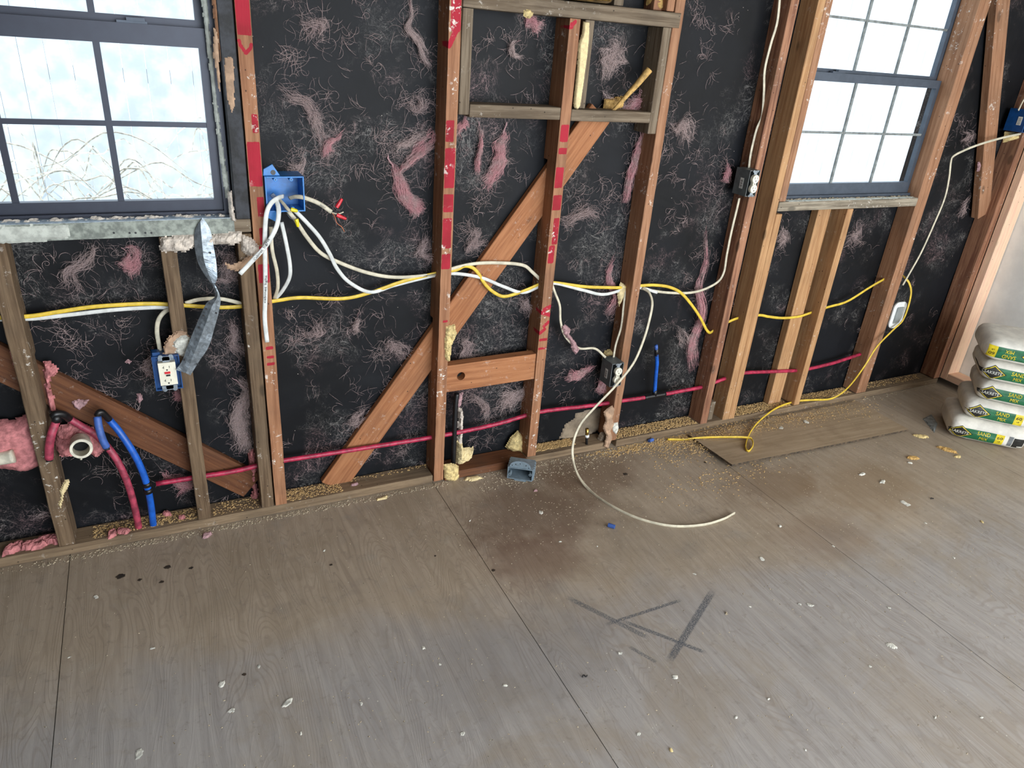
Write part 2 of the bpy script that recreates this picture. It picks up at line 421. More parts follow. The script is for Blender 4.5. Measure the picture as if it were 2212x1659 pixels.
def in_poly(x, y, P):
    c = False; j = len(P)-1
    for i in range(len(P)):
        if (P[i][1] > y) != (P[j][1] > y) and x < (P[j][0]-P[i][0])*(y-P[i][1])/(P[j][1]-P[i][1])+P[i][0]: c = not c
        j = i
    return c
def edge_d(x, y, P):
    best = 9
    for i in range(len(P)):
        ax, ay = P[i]; bx, by = P[(i+1) % len(P)]; dx, dy = bx-ax, by-ay
        t = max(0, min(1, ((x-ax)*dx+(y-ay)*dy)/(dx*dx+dy*dy+1e-12)))
        best = min(best, math.hypot(x-ax-t*dx, y-ay-t*dy))
    return best
def puff(bm, outline, base, thick, res=.006, rough=.4, fr=40, soft=.02, plane='xz', seed=0, wob=.35, sign=-1):
    """a lump with depth: outline (2-D, metres), rounded towards its rim, closed behind"""
    x0, x1 = min(p[0] for p in outline), max(p[0] for p in outline); y0, y1 = min(p[1] for p in outline), max(p[1] for p in outline)
    nx, ny = max(3, int((x1-x0)/res)+2), max(3, int((y1-y0)/res)+2)
    top, bot = {}, {}
    def P3(x, y, h): return (x, base+sign*h, y) if plane == 'xz' else (x, y, base+h)
    def ok(i, j):
        x, y = x0+(i+.5)*res, y0+(j+.5)*res
        nn = noise.noise(Vector((x*70, y*70, seed)))*res*wob*2.2
        return in_poly(x+nn, y+nn, outline)
    cells = {(i, j) for i in range(-1, nx) for j in range(-1, ny) if ok(i, j)}
    def vert(d, i, j, kind):
        if (i, j) in d: return d[(i, j)]
        x, y = x0+i*res, y0+j*res
        ncell = sum(((i-a, j-b) in cells) for a in (0, 1) for b in (0, 1))
        e = edge_d(x, y, outline) if in_poly(x, y, outline) else 0
        rim = 0 if ncell < 4 else min(1, e/soft)
        nz = .5+.5*noise.fractal(Vector((x*fr, y*fr, seed*3.1)), 1.0, 2.0, 4)
        h = thick*math.sqrt(rim)*(1-rough+rough*nz) if kind else 0
        jx = noise.noise(Vector((x*200, y*200, 9+seed)))*res*wob; jy = noise.noise(Vector((x*200, y*200, 39+seed)))*res*wob
        d[(i, j)] = bm.verts.new(P3(x+jx, y+jy, h+(.0006 if kind else 0))); return d[(i, j)]
    cnt = {}
    for (i, j) in cells:
        q = ((i, j), (i+1, j), (i+1, j+1), (i, j+1))
        bm.faces.new([vert(top, *c, 1) for c in q]); bm.faces.new([vert(bot, *c, 0) for c in q[::-1]])
        for k in range(4):
            e = (q[k], q[(k+1) % 4]); 
            if (e[1], e[0]) in cnt: del cnt[(e[1], e[0])]
            else: cnt[e] = 1
    for a, b in cnt:
        bm.faces.new((top[b], top[a], bot[a], bot[b]))
    bmesh.ops.recalc_face_normals(bm, faces=bm.faces[:])
def PO(pts, Y=.085): return [(W(x, y, Y).x, W(x, y, Y).z) for x, y in pts]
def GO(pts, Z=0.0): return [(G(x, y, Z).x, G(x, y, Z).y) for x, y in pts]
def outline_around(cx, cy, rx, ry, n=11, jit=.3, rnd=random):
    return [(cx+rx*math.cos(2*PI*k/n)*(1+rnd.uniform(-jit, jit)), cy+ry*math.sin(2*PI*k/n)*(1+rnd.uniform(-jit, jit))) for k in range(n)]

# ------------------------------------------------------------------ the setting
S = dict(kind='structure')
YB = .089                                                   # depth of the framing
seams = [-3.3, -1.586, -.367, .846, 2.071, 3.297, 4.6]
bm = bmesh.new()
for i in range(len(seams)-1):
    for (ya, yb) in ((-5.0, -2.46), (-2.457, .12)):
        box(bm, seams[i]+.0011, seams[i+1]-.0011, ya, yb, -.019, 0)
box(bm, -3.3, 4.6, -5, .12, -.06, -.022)
add('floor', bm, 'floor', origin=(0, 0, 0), **S)
# drilled holes and gouges in the sheet stay with the floor
bm = bmesh.new()
for (px, py, r) in ((260, 1245, .018), (362, 1225, .014), (413, 1227, .008), (301, 1253, .008), (349, 1257, .009), (715, 1220, .007), (1351, 1024, .013), (1523, 999, .008), (528, 1457, .007), (940, 1201, .005), (1066, 1232, .008)):
    c = G(px, py); o_ = outline_around(c.x, c.y, r*.78, r*.6, 12, .22)
    puff(bm, o_, .0002, .0006, .0018, .5, 90, .004, 'xy', px)
add('floor_holes', bm, 'gouge', kind='structure')

def paper_box(bm, x0, x1, z0, z1, y0, y1=.125):
    box(bm, x0, x1, y0, y1, z0, z1)
WIN1 = (-.80, .215, 1.045, 2.25); WIN2 = (2.355, 3.185, 1.035, 2.25)
bm = bmesh.new()
for z0, z1, y in ((0, .62, .0935), (.62, 1.42, .091), (1.42, 2.5, .089)):
    for x0, x1, wz in ((-3.3, WIN1[0], None), (WIN1[0], WIN1[1], WIN1), (WIN1[1], WIN2[0], None), (WIN2[0], WIN2[1], WIN2), (WIN2[1], 3.95, None)):
        spans = [(z0, z1)]
        if wz: spans = [(z0, min(z1, wz[2])), (max(z0, wz[3]), z1)]
        for a, b in spans:
            if b > a: paper_box(bm, x0, x1, a, b, y)
add('wall_front', bm, 'paper', origin=(0, 0, 0), **S)
add('wall_left', B(-3.4, -3.3, -5, .12, -.06, 2.5), 'paper', **S)
add('wall_right', B(3.945, 3.96, -4.9, .12, -.02, 2.5), 'drywall', **S)
bm = bmesh.new(); box(bm, -3.3, -1.0, -5.1, -5, 0, 2.5); box(bm, 2.8, 4.6, -5.1, -5, 0, 2.5); box(bm, -1, 2.8, -5.1, -5, 2.35, 2.5)
add('wall_back', bm, 'paper', **S)
add('ceiling', B(-3.4, 4.6, -5.1, .2, 2.5, 2.6), 'ceiling', **S)

# ------------------------------------------------------------------ outside
add('ground', B(-9, 12, .13, 12, -.42, -.35), 'earth', **S)
fe = thing('board_fence', 'pale weathered board fence seen through the panes outside', 'fence', (1, 3.6, -.35))
bm = bmesh.new(); x = -7.0
while x < 10:
    box(bm, x, x+.140, 3.6, 3.62, -.35, 2.3+random.uniform(-.02, .02)); x += .142
add('boards', bm, 'fence', fe)
for z in (.1, 1.1): add('rail', B(-7, 10, 3.62, 3.66, z, z+.09), 'fence', fe)
bm = bmesh.new()
for k in range(150):
    x = random.uniform(-1.6, 1.0); y = random.uniform(1.8, 3.2); a = random.uniform(0, 2*PI); l = random.uniform(.3, .9)
    z = random.uniform(.05, .85); p = [Vector((x+l*math.cos(a)*t, y+l*.4*math.sin(a)*t, z+.25*math.sin(PI*t)*random.uniform(.3, 1))) for t in (0, .25, .5, .75, 1)]
    ribbon_tube(bm, smooth_path(p, 3), .005)
add('brush_pile', bm, 'twig', kind='stuff', label='tangle of dry pale brush outside the left window', cat='brush')

# ------------------------------------------------------------------ windows
def window(n, x0, x1, z0, z1, meet, cols, munt, mw, rail_mat, left_full=True):
    w = bpy.data.objects.new('window_%d' % n, None); COL.objects.link(w); w.location = ((x0+x1)/2, .07, z0); prop(w, kind='structure')
    fr = .022; bm = bmesh.new()
    box(bm, x0, x0+fr, .045, .125, z0, z1); box(bm, x1-fr, x1, .045, .125, z0, z1)
    box(bm, x0+fr, x1-fr, .045, .125, z0, z0+.028); box(bm, x0+fr, x1-fr, .045, .125, z1-.03, z1)
    add('window_frame', bm, rail_mat, w, bevel=.0015)
    a, b = x0+fr, x1-fr
    def sash(za, zb, y, rows, rail_b, rail_t, st):
        bm = bmesh.new()
        box(bm, a, a+st, y, y+.022, za, zb); box(bm, b-st, b, y, y+.022, za, zb)
        box(bm, a+st, b-st, y, y+.022, za, za+rail_b); box(bm, a+st, b-st, y, y+.022, zb-rail_t, zb)
        s = add('sash', bm, rail_mat, w, bevel=.0012)
        g0, g1 = za+rail_b, zb-rail_t
        add('glass_pane', B(a+st-.004, b-st+.004, y+.009, y+.013, g0-.004, g1+.004), 'glass', s)
        bm = bmesh.new()
        for c in cols:
            if a+st < c < b-st: box(bm, c-mw/2, c+mw/2, y+.003, y+.0085, g0, g1)
        for r in rows: box(bm, a+st, b-st, y+.004, y+.0085, r-mw/2*.85, r+mw/2*.85)
        add('muntin', bm, munt, s)
    return w, sash, a, b
w, sash, a, b = window(1, -.80, .215, 1.045, 2.25, 1.5, (), 'bronze', .0, 'bronze')
cols1 = (-.556, -.312, -.068)
def mk(n, x0, x1, z0, meet, cols, munt, mw, rail_mat, rows_lo, rows_up, rb, rt, st):
    w, _, a, b = window(n, x0, x1, z0, 2.25, meet, cols, munt, mw, rail_mat)
    return w
bpy.data.objects.remove(w, do_unlink=True)
for o in [o for o in COL.objects if o.name.startswith('window_frame')]: bpy.data.objects.remove(o, do_unlink=True)
def build_window(n, x0, x1, z0, cols, munt, mw, rmat, lo, up, rows_lo, rows_up, st, meet):
    w, _, a, b = window(n, x0, x1, z0, 2.25, 0, cols, munt, mw, rmat)
    for (za, zb), y, rows, rb, rt in ((lo, .062, rows_lo, lo[2], lo[3]) if 0 else ((lo[0], lo[1]), .062, rows_lo, lo[2], lo[3]), ((up[0], up[1]), .090, rows_up, up[2], up[3])):
        bm = bmesh.new()
        box(bm, a, a+st, y, y+.022, za, zb); box(bm, b-st, b, y, y+.022, za, zb)
        box(bm, a+st, b-st, y, y+.022, za, za+rb); box(bm, a+st, b-st, y, y+.022, zb-rt, zb)
        s = add('sash', bm, rmat, w, bevel=.0012); g0, g1 = za+rb, zb-rt
        add('glass_pane', B(a+st-.004, b-st+.004, y+.011, y+.015, g0-.004, g1+.004), 'glass', s)
        bm = bmesh.new()
        for c in cols: box(bm, c-mw/2, c+mw/2, y+.002, y+.010, g0, g1)
        for r in rows: box(bm, a+st, b-st, y+.003, y+.0102, r-mw*.42, r+mw*.42)
        add('muntin', bm, munt, s)
    # latch on the meeting rail
    lx = meet; zt = lo[1]
    bm = bmesh.new(); box(bm, lx-.035, lx+.035, .066, .082, zt, zt+.006); box(bm, lx-.012, lx+.03, .060, .074, zt+.006, zt+.013)
    add('latch', bm, 'bronze_soft', w, bevel=.001)
    return w
w1 = build_window(1, -.80, .215, 1.03, (-.556, -.312, -.068), 'bronze', .016, 'bronze', (1.04, 1.532, .048, .048), (1.52, 2.2, .03, .03), (1.29,), (1.76, 1.98), .022, .02)
w2 = build_window(2, 2.33, 3.21, 1.03, (2.665, 2.915), 'muntin', .011, 'bronze_soft', (1.05, 1.538, .055, .032), (1.53, 2.2, .022, .03), (1.312,), (1.735, 1.96), .028, 2.55)

# ------------------------------------------------------------------ lumber
def timber(name, A, Bp, w, mat, label, cat, y0=0.0, y1=YB, notch=(), paint=None, parent=None, group=None, bev=.002, chew=0.0, seed=0):
    """a board from A to B (x, z of its centre line), front face at y0, back at y1"""
    dx, dz = Bp[0]-A[0], Bp[1]-A[1]; L = math.hypot(dx, dz); h = w/2
    bm = bmesh.new()
    cuts = sorted({0.0, L, *[max(0, min(L, c)) for n_ in notch for c in n_]})
    if paint is None:
        n = max(2, int(L/.05)); zs = sorted({round(k*L/n, 4) for k in range(n+1)} | set(cuts)); xs = [-h, h]
    else:
        n = int(L/.0045); zs = sorted({round(k*L/n, 5) for k in range(n+1)} | set(cuts)); xs = [-h+w*k/10 for k in range(11)]
    fr, bk = [], []
    for z in zs:
        k = noise.noise(Vector((seed*7.3+A[0]*5, z*6, 1)))*.0012 if L > .2 else 0
        k2 = noise.noise(Vector((seed*3.3+A[0]*9, z*28, 5)))*chew
        fr.append([bm.verts.new((x+k+(k2 if x == xs[0] or x == xs[-1] else 0), y0+k, z)) for x in xs])
    def back(z, dn):
        zz = z+(1e-5 if dn else -1e-5)
        return .062 if any(a < zz < b for a, b in notch) else y1
    rows = []
    for i, z in enumerate(zs):
        lo, hi = back(z, False) if i else back(z, True), back(z, True) if i < len(zs)-1 else back(z, False)
        e0, e1 = fr[i][0], fr[i][-1]
        a = (bm.verts.new((e0.co.x, lo, z)), bm.verts.new((e1.co.x, lo, z)))
        b2 = a if abs(lo-hi) < 1e-6 else (bm.verts.new((e0.co.x, hi, z)), bm.verts.new((e1.co.x, hi, z)))
        if b2 is not a: bm.faces.new((a[0], a[1], b2[1], b2[0]))
        rows.append((a, b2))
    for i in range(len(zs)-1):
        for j in range(len(xs)-1): bm.faces.new((fr[i][j], fr[i][j+1], fr[i+1][j+1], fr[i+1][j]))
        a, b2 = rows[i][1], rows[i+1][0]
        bm.faces.new((a[1], a[0], b2[0], b2[1]))
        bm.faces.new((fr[i][0], fr[i+1][0], b2[0], a[0])); bm.faces.new((fr[i][-1], a[1], b2[1], fr[i+1][-1]))
    bm.faces.new(fr[0][::-1]+[rows[0][0][0], rows[0][0][1]]); bm.faces.new(fr[-1]+[rows[-1][1][1], rows[-1][1][0]])
    bmesh.ops.recalc_face_normals(bm, faces=bm.faces[:])
    if bev and paint is None:
        ed = [e for e in bm.edges if len(e.link_faces) == 2 and e.calc_face_angle(0) > 1.2]
        bmesh.ops.bevel(bm, geom=ed, offset=bev, segments=1, affect='EDGES')
    me = bpy.data.meshes.new(name); 
    if paint is not None:
        vals = []
        for v in bm.verts:
            u = (v.co.x+h)/w; zz = v.co.z+A[1]; f = 0.0
            if v.co.y < y0+.004:
                for s in paint:
                    if s[0] == 'r':
                        _, za, zb, ua, ub = s
                        e = min(zz-za, zb-zz); g = min(u-ua, ub-u)
                        if e > 0 and g > -.01: f = max(f, min(1, e/.005)*min(1, (g+.01)/.06))
                    else:
                        _, za, ua, zb, ub, tt = s
                        ax, ay, bx, by = ua*w, za, ub*w, zb; q = ((u*w-ax)*(bx-ax)+(zz-ay)*(by-ay))/((bx-ax)**2+(by-ay)**2)
                        q = max(0, min(1, q)); d = math.hypot(u*w-ax-q*(bx-ax), zz-ay-q*(by-ay))
                        f = max(f, max(0, min(1, (tt-d)/.003+.5)))
            vals.append(f)
    bm.to_mesh(me); bm.free(); me.materials.append(M_[mat])
    if paint is not None:
        at = me.attributes.new('paint', 'FLOAT', 'POINT'); at.data.foreach_set('value', vals)
    o = bpy.data.objects.new(name, me); COL.objects.link(o)
    o.location = (A[0], 0, A[1]); o.rotation_euler = (0, math.atan2(dx, dz), 0)
    if parent: o.parent = parent; o.location = Vector(o.location)-Vector(parent.location)
    return prop(o, label, cat, group)
def zf(px, py): return W(px, py).z
TOP = 2.44; P0 = .036
def stud(xa, xb, z0, z1, mat, label, **kw): return timber('wall_stud', ((xa+xb)/2, z0), ((xa+xb)/2, z1), xb-xa, mat, label, 'stud', **kw)
# diagonal brace geometry (let into the back of the studs)
BL = (W(-60, 757, .064), W(545, 1050, .064)); BR = (W(702, 1065, .064), W(1298, 245, .064))
def cross_z(br, x):
    t = (x-br[0].x)/(br[1].x-br[0].x); return br[0].z+t*(br[1].z-br[0].z)
def nt(br, xa, xb, half, z0):
    a, b = cross_z(br, xa), cross_z(br, xb); return [(min(a, b)-half-z0, max(a, b)+half-z0)]
stud(-.392, -.347, P0, 1.0, 'old_brown', 'weathered brown stud left of the drain pipe, under the left window', notch=nt(BL, -.392, -.347, .055, P0), seed=1, chew=.002)
stud(.012, .053, P0, 1.0, 'old_brown', 'weathered stud behind the white outlet and hanging metal strip', notch=nt(BL, .012, .053, .055, P0), seed=2, chew=.001)
stud(.216, .256, P0, 1.0, 'old_brown', 'grey-brown stud tight against the left of the red-painted stud', notch=nt(BL, .216, .250, .055, P0), seed=3, chew=.001)
stud(.219, .258, 1.043, TOP, 'tar', 'black tarred window jamb stud with torn tan paper', seed=4)
def rz(y0_, y1_, xref, a, b): return ('r', zf(xref, y1_), zf(xref, y0_), a, b)
pS3 = [rz(-60, 78, 530, 0, 1), rz(245, 290, 555, .5, .95), rz(305, 405, 560, .05, 1), rz(424, 470, 560, .45, 1), rz(490, 530, 572, .45, 1), rz(530, 545, 575, .1, 1), rz(568, 612, 585, .1, 1),
       rz(746, 756, 590, .2, .85), rz(766, 775, 592, .2, .85), rz(781, 790, 592, .2, .85)]
a0, a1, a2, a3, a4 = zf(520, 88), zf(521, 100), zf(531, 115), zf(543, 104), zf(543, 96)
pS3 += [('s', a0, .1, a1, .2, .0045), ('s', a1, .2, a2, .5, .0045), ('s', a2, .5, a3, .85, .0045), ('s', a3, .85, a4, .9, .0045)]
stud(.262, .300, P0, TOP, 'fir_paint', 'orange stud with long red paint blocks beside the blue double box', paint=pS3, seed=5)
pS4 = [rz(-60, 70, 985, .1, 1), ('s', zf(972, 98), .1, zf(990, 66), .6, .008), rz(258, 308, 968, 0, .75), rz(318, 408, 968, 0, .95), rz(418, 460, 968, 0, .95), rz(470, 538, 965, 0, .9), rz(547, 583, 965, 0, .9), rz(690, 698, 965, .35, .85)]
stud(.850, .888, P0-.03, TOP, 'fir_paint', 'central stud with stacked red paint blocks, foam crumbs low down', paint=pS4, seed=6, notch=nt(BR, .850, .888, .058, P0-.03), chew=.001)
S5T = 1.638
pS5 = [('r', zf(1240, 65), zf(1240, 47), 0, .35), ('s', zf(1240, 60), .05, zf(1240, 47), .5, .006), rz(268, 308, 1216, .1, .95), rz(318, 335, 1213, .1, .95), rz(360, 408, 1210, .05, .9), rz(420, 456, 1200, .05, .95), rz(470, 530, 1194, .35, .95), rz(530, 570, 1190, .1, .8)]
Z = lambda y: zf(1180, y)
pS5 += [('s', Z(668), .3, Z(663), .95, .0075), ('s', Z(674), .05, Z(681), .95, .0075), ('s', Z(704), .45, Z(696), .9, .0065), ('s', Z(719), .0, Z(711), .55, .0065), ('r', Z(737), Z(729), .0, 1), ('r', Z(755), Z(748), .0, 1)]
stud(1.253, 1.291, P0, S5T, 'fir_paint', 'stud under the niche with red lettering strokes at mid height', paint=pS5, seed=7, notch=nt(BR, 1.253, 1.291, .058, P0))
stud(1.648, 1.686, P0, TOP, 'fir', 'speckled stud that holds the lower grey outlet box', seed=8, chew=.0015)
stud(2.150, 2.189, P0-.005, TOP, 'fir_red', 'narrow stud that holds the upper grey outlet box', seed=9, chew=.0015)
stud(2.281, 2.318, P0-.01, TOP, 'fir_tan', 'tan king stud left of the right window', seed=10)
stud(2.319, 2.354, 1.047, TOP, 'fir', 'trimmer stud standing on the left end of the right sill', seed=11, chew=.001)
stud(2.319, 2.354, P0-.01, .995, 'fir_tan', 'tan cripple stud under the left end of the right sill', seed=12)
stud(2.205, 2.232, P0, .13, 'old', 'short grey wood offcut standing at the foot of the studs', y0=.015, y1=.06, seed=13)
pa, pb = W(1680, 872, .062), W(1782, 452, .062)
timber('cripple_board', (2.655, P0), (2.655, 1.005), .078, 'fir_tan', 'flat pale board set back under the right window', 'board', y0=.050, y1=.088, seed=14)
stud(2.736, 2.773, P0, 1.006, 'fir_tan', 'cripple stud in the middle under the right window', seed=15)
stud(3.180, 3.214, P0, TOP, 'fir', 'trimmer stud along the right side of the right window', seed=16)
stud(3.216, 3.250, P0, TOP, 'fir', 'king stud right of the right window beside the white ring', seed=17, chew=.001)
ra, rb = W(2168, 420, .05), W(2212, -60, .05)
timber('diagonal_brace', (3.790, .935), (3.375, 1.90), .084, 'fir', 'steep orange brace leaning from the corner post at far right', 'brace', y0=.04, y1=.078, seed=18)
stud(3.800, 3.846, P0, TOP, 'fir_red', 'dark corner post where the two walls meet', seed=19)
timber('corner_stud', (3.8475+.0465, .04), (3.8475+.0465, TOP), .093, 'fir_new', 'new pale pine stud at the corner against the white panel', 'stud', y0=-.040, y1=-.001, seed=20)
o = timber('pine_plate', (0, 0), (0, 2.4), .093, 'fir_new', 'new pale pine bottom plate running behind the cement bags', 'plate', y0=0, y1=.038, seed=21)
o.rotation_euler = (PI/2, 0, 0); o.location = (3.894, -.001, .0385)
o.rotation_euler = (PI/2, 0, 0)
timber('diagonal_brace', (BL[0].x, BL[0].z), (BL[1].x, BL[1].z), .100, 'fir_brace_dark', 'dark diagonal brace sloping down behind the drain pipe', 'brace', y0=.0625, y1=.0885, seed=22)
timber('diagonal_brace', (BR[0].x+.03, BR[0].z+.02), (BR[1].x, BR[1].z), .100, 'fir_brace', 'orange diagonal brace rising to the niche in the middle', 'brace', y0=.0625, y1=.0885, seed=23)
# sole plate in two lengths
timber('sole_plate', (-3.25, .018), (.845, .018), .034, 'plate', 'dusty grey sole plate left of the central stud', 'plate', y0=0.0, y1=.0885, seed=24, chew=.001)
timber('sole_plate', (.893, .018), (1.25, .018), .034, 'fir_brace_dark', 'short reddish sole plate below the cross block', 'plate', y0=-.004, y1=.0885, seed=25)
timber('sole_plate', (1.25, .016), (1.645, .016), .030, 'plate', 'rotted sole plate with sawdust left of the coaxial stub', 'plate', y0=0.004, y1=.0885, seed=26, chew=.003)
timber('sole_plate', (1.69, .017), (3.84, .017), .032, 'plate', 'long dusty sole plate under the right window', 'plate', y0=0.0, y1=.0885, seed=27, chew=.001)
# cross block with a drilled hole
blk = thing('cross_block', 'orange cross block with a drilled hole between two studs', 'block', (1.07, .0, .386))
bm = bmesh.new(); xs0, xs1, z0, z1 = .8895, 1.2515, .386, .492; hc = (.945, .443); hr = .016
N = 24; ring = [(hc[0]+hr*math.cos(2*PI*k/N), hc[1]+hr*math.sin(2*PI*k/N)) for k in range(N)]
def proj_sq(a, s=.034):
    c, w_ = math.cos(a), math.sin(a); k = s/max(abs(c), abs(w_)); return (hc[0]+c*k, hc[1]+w_*k)
sq = [proj_sq(2*PI*k/N) for k in range(N)]
fv = [bm.verts.new((x, .006, z)) for x, z in ring]; sv = [bm.verts.new((x, .006, z)) for x, z in sq]; dv = [bm.verts.new((x, .038, z)) for x, z in ring]
for k in range(N):
    k2 = (k+1) % N; bm.faces.new((fv[k], fv[k2], sv[k2], sv[k])); bm.faces.new((fv[k], dv[k], dv[k2], fv[k2]))
f_ = bm.faces.new(dv); f_.material_index = 1
s_ = .034
for (xa, xb, za, zb) in ((xs0, hc[0]-s_, z0, z1), (hc[0]+s_, xs1, z0, z1), (hc[0]-s_, hc[0]+s_, z0, hc[1]-s_), (hc[0]-s_, hc[0]+s_, hc[1]+s_, z1)):
    vv = [bm.verts.new(p) for p in ((xa, .006, za), (xb, .006, za), (xb, .006, zb), (xa, .006, zb))]; bm.faces.new(vv)
for q in (((xs0, z1), (xs1, z1)), ((xs1, z1), (xs1, z0)), ((xs1, z0), (xs0, z0)), ((xs0, z0), (xs0, z1))):
    (xa, za), (xb, zb) = q; bm.faces.new([bm.verts.new(p) for p in ((xa, .006, za), (xb, .006, zb), (xb, .044, zb), (xa, .044, za))])
bm.faces.new([bm.verts.new(p) for p in ((xs0, .044, z0), (xs0, .044, z1), (xs1, .044, z1), (xs1, .044, z0))])
bmesh.ops.remove_doubles(bm, verts=bm.verts[:], dist=1e-5); bmesh.ops.recalc_face_normals(bm, faces=bm.faces[:])
rot_about(bm, (1.07, .03, .44), Matrix.Rotation(-.012, 3, 'Y'))
# grain runs along the block: build in a rotated frame
for v in bm.verts: v.co -= Vector(blk.location)
me = bpy.data.meshes.new('block'); R_ = Matrix.Rotation(PI/2, 4, 'Y')
for v in bm.verts: v.co = R_.inverted().to_3x3() @ v.co
bm.to_mesh(me); bm.free(); me.materials.append(M_['fir_brace']); me.materials.append(M_['drain_in'])
ob = bpy.data.objects.new('block', me); COL.objects.link(ob); ob.parent = blk; ob.rotation_euler = (0, PI/2, 0)

# niche framing
def hz(name, a, b, z0, z1, mat, label, cat='framing', **kw): return timber(name, (a, (z0+z1)/2), (b, (z0+z1)/2), z1-z0, mat, label, cat, **kw)
hz('niche_header', .890, 1.672, 1.640, 1.685, 'old', 'weathered grey header across the top of the niche', y0=-.004, seed=30, chew=.001)
hz('niche_sill', .928, 1.2515, 1.338, 1.376, 'old', 'left weathered niche sill with white smears', y0=.0, seed=31)
hz('niche_sill', 1.2925, 1.612, 1.336, 1.372, 'old', 'right weathered niche sill under the golden foam stick', y0=.0, seed=32)
timber('niche_post', (.909, 1.345), (.909, 1.638), .034, 'old', 'grey niche post against the central stud', 'framing', seed=33)
timber('niche_post', (1.3385, 1.374), (1.3385, 1.638), .034, 'old', 'grey niche post right of the pale foam strip', 'framing', y0=.02, seed=34)
timber('niche_post', (1.629, 1.30), (1.629, 1.638), .034, 'old', 'grey niche post at the right side of the niche', 'framing', seed=35)
timber('niche_post', (1.425, 1.687), (1.425, TOP), .036, 'old', 'grey upright standing on the niche header', 'framing', seed=36)
timber('niche_post', (1.600, 1.687), (1.600, TOP), .036, 'fir_red', 'reddish upright on the header, beside a foam blob', 'framing', y0=.03, seed=37)
timber('niche_post', (1.650-.021, 1.687), (1.650-.021, TOP), .030, 'fir', 'light upright on the header against the tall stud', 'framing', y0=.0, seed=38)
timber('niche_post', (1.195, 1.687), (1.195, TOP), .036, 'old', 'grey upright on the header left of the brass pan', 'framing', y0=.02, seed=39)
# window sills
sl = thing('window_sill_board', 'old grey wooden sill under the right window', 'sill', (2.75, .0, 1.005))
o = timber('board', (2.320, 1.0265), (3.1785, 1.0265), .038, 'sill_old', None, None, y0=-.002, y1=.06, parent=sl, seed=40, chew=.0015)
bm = bmesh.new(); puff(bm, [(2.37, .0), (2.6, .0), (2.9, -.001), (3.16, .002), (3.16, .03), (2.8, .034), (2.37, .03)], 1.0455, .002, .006, .4, 60, .004, 'xy', 3); add('old_paint', bm, 'sealant', sl, label='pale old paint')
sl1 = thing('window_sill_board', 'grey wooden sill under the left window, metal edged', 'sill', (-.3, .0, 1.003))
timber('board', (-.95, 1.023), (.2575, 1.023), .038, 'old', None, None, y0=.002, y1=.06, parent=sl1, seed=41)
bm = bmesh.new(); box(bm, -.95, .212, -.0025, .0005, 1.003, 1.0475)
add('corner_bead', bm, ['bead_dull'], sl1, label='perforated galvanised corner bead', bevel=.0008)
add('sill_flange', B(-.95, .212, -.0025, .045, 1.0477, 1.0492), 'galv', sl1)
bm = bmesh.new()
for px in (246, 280, 293, 314, 327):
    c = W(px, 503, -.003); lathe(bm, [(.0028, -.0006), (.0028, .0004)], (c.x, -.0028, c.z), 'y', 12)
add_each('nail_hole', bm, 'black_pl', sl1)
bm = bmesh.new(); puff(bm, PO([(-60, 488), (60, 488), (146, 486), (150, 513), (120, 518), (60, 523), (0, 526), (-60, 528)], -.003), -.0028, .004, .006, .5, 60, .006)
add('old_plaster', bm, 'sealant', sl1, label='greenish cracked plaster')
def jamb_strip(name, pts, Y, mat, label, cat, thick=.006, res=.005, soft=.006, seed=0, **kw):
    res = min(res, .0025)
    bm = bmesh.new(); puff(bm, PO(pts, Y), Y, thick, res, .5, 60, soft, 'xz', seed); return add(name, bm, mat, label=label, cat=cat, smooth=False, **kw)
jamb_strip('sealant_bead', [(432, -20), (446, -20), (452, 60), (462, 150), (478, 300), (492, 380), (497, 425), (487, 428), (476, 350), (460, 220), (447, 100)], .044, 'sealant', 'ragged grey sealant bead down the right edge of the left window', 'sealant', .008, .004)
jamb_strip('wood_splinter', [(455, -20), (474, -20), (478, 60), (482, 130), (476, 132), (470, 90), (462, 40)], .012, 'fir', 'split wood strip hanging between left window and black jamb', 'splinter', .01, .003)
jamb_strip('torn_paper', [(462, 60), (470, 70), (474, 142), (476, 200), (472, 190), (466, 150), (460, 120)], .006, 'paperbrown', 'torn brown paper curl beside the left window', 'paper scrap', .004, .003)
jamb_strip('torn_paper', [(484, 125), (500, 122), (505, 140), (507, 230), (500, 245), (492, 215), (486, 160)], -.001, 'paperbrown', 'tan paper patch stuck on the black window jamb', 'paper scrap', .002, .004)
jamb_strip('plaster_remnant', [(492, 415), (500, 412), (508, 470), (512, 478), (498, 478), (494, 450)], .004, 'plaster', 'plaster remnant in the lower right corner of the left window', 'plaster', .02, .004)
# black felt tail under the jamb
# ------------------------------------------------------------------ plaster on the left sill
bm = bmesh.new()
for k in range(260):
    x = random.uniform(-.75, .19); y = random.uniform(.018, .042); r = random.choice([.003, .003, .004, .006, .010]); 
    puff(bm, outline_around(x, y, r*1.4, r*.8, 7, .3), 1.048, r*.7, max(.0022, r*.5), .6, 100, r*.6, 'xy', k)
add('plaster_crumbs', bm, 'plaster', kind='stuff', label='plaster crumbs lying along the left window sill', cat='debris')
bm = bmesh.new()
for k in range(300):
    x = random.uniform(2.36, 3.17); y = random.uniform(.012, .042); r = random.choice([.002, .003, .004, .006]); 
    puff(bm, outline_around(x, y, r*1.9, r*.7, 7, .4), 1.0455, r*.8, max(.002, r*.5), .6, 100, r*.6, 'xy', k)
add('plaster_crumbs', bm, 'crumb', kind='stuff', label='dirt and crumbs lying along the right window sill', cat='debris')
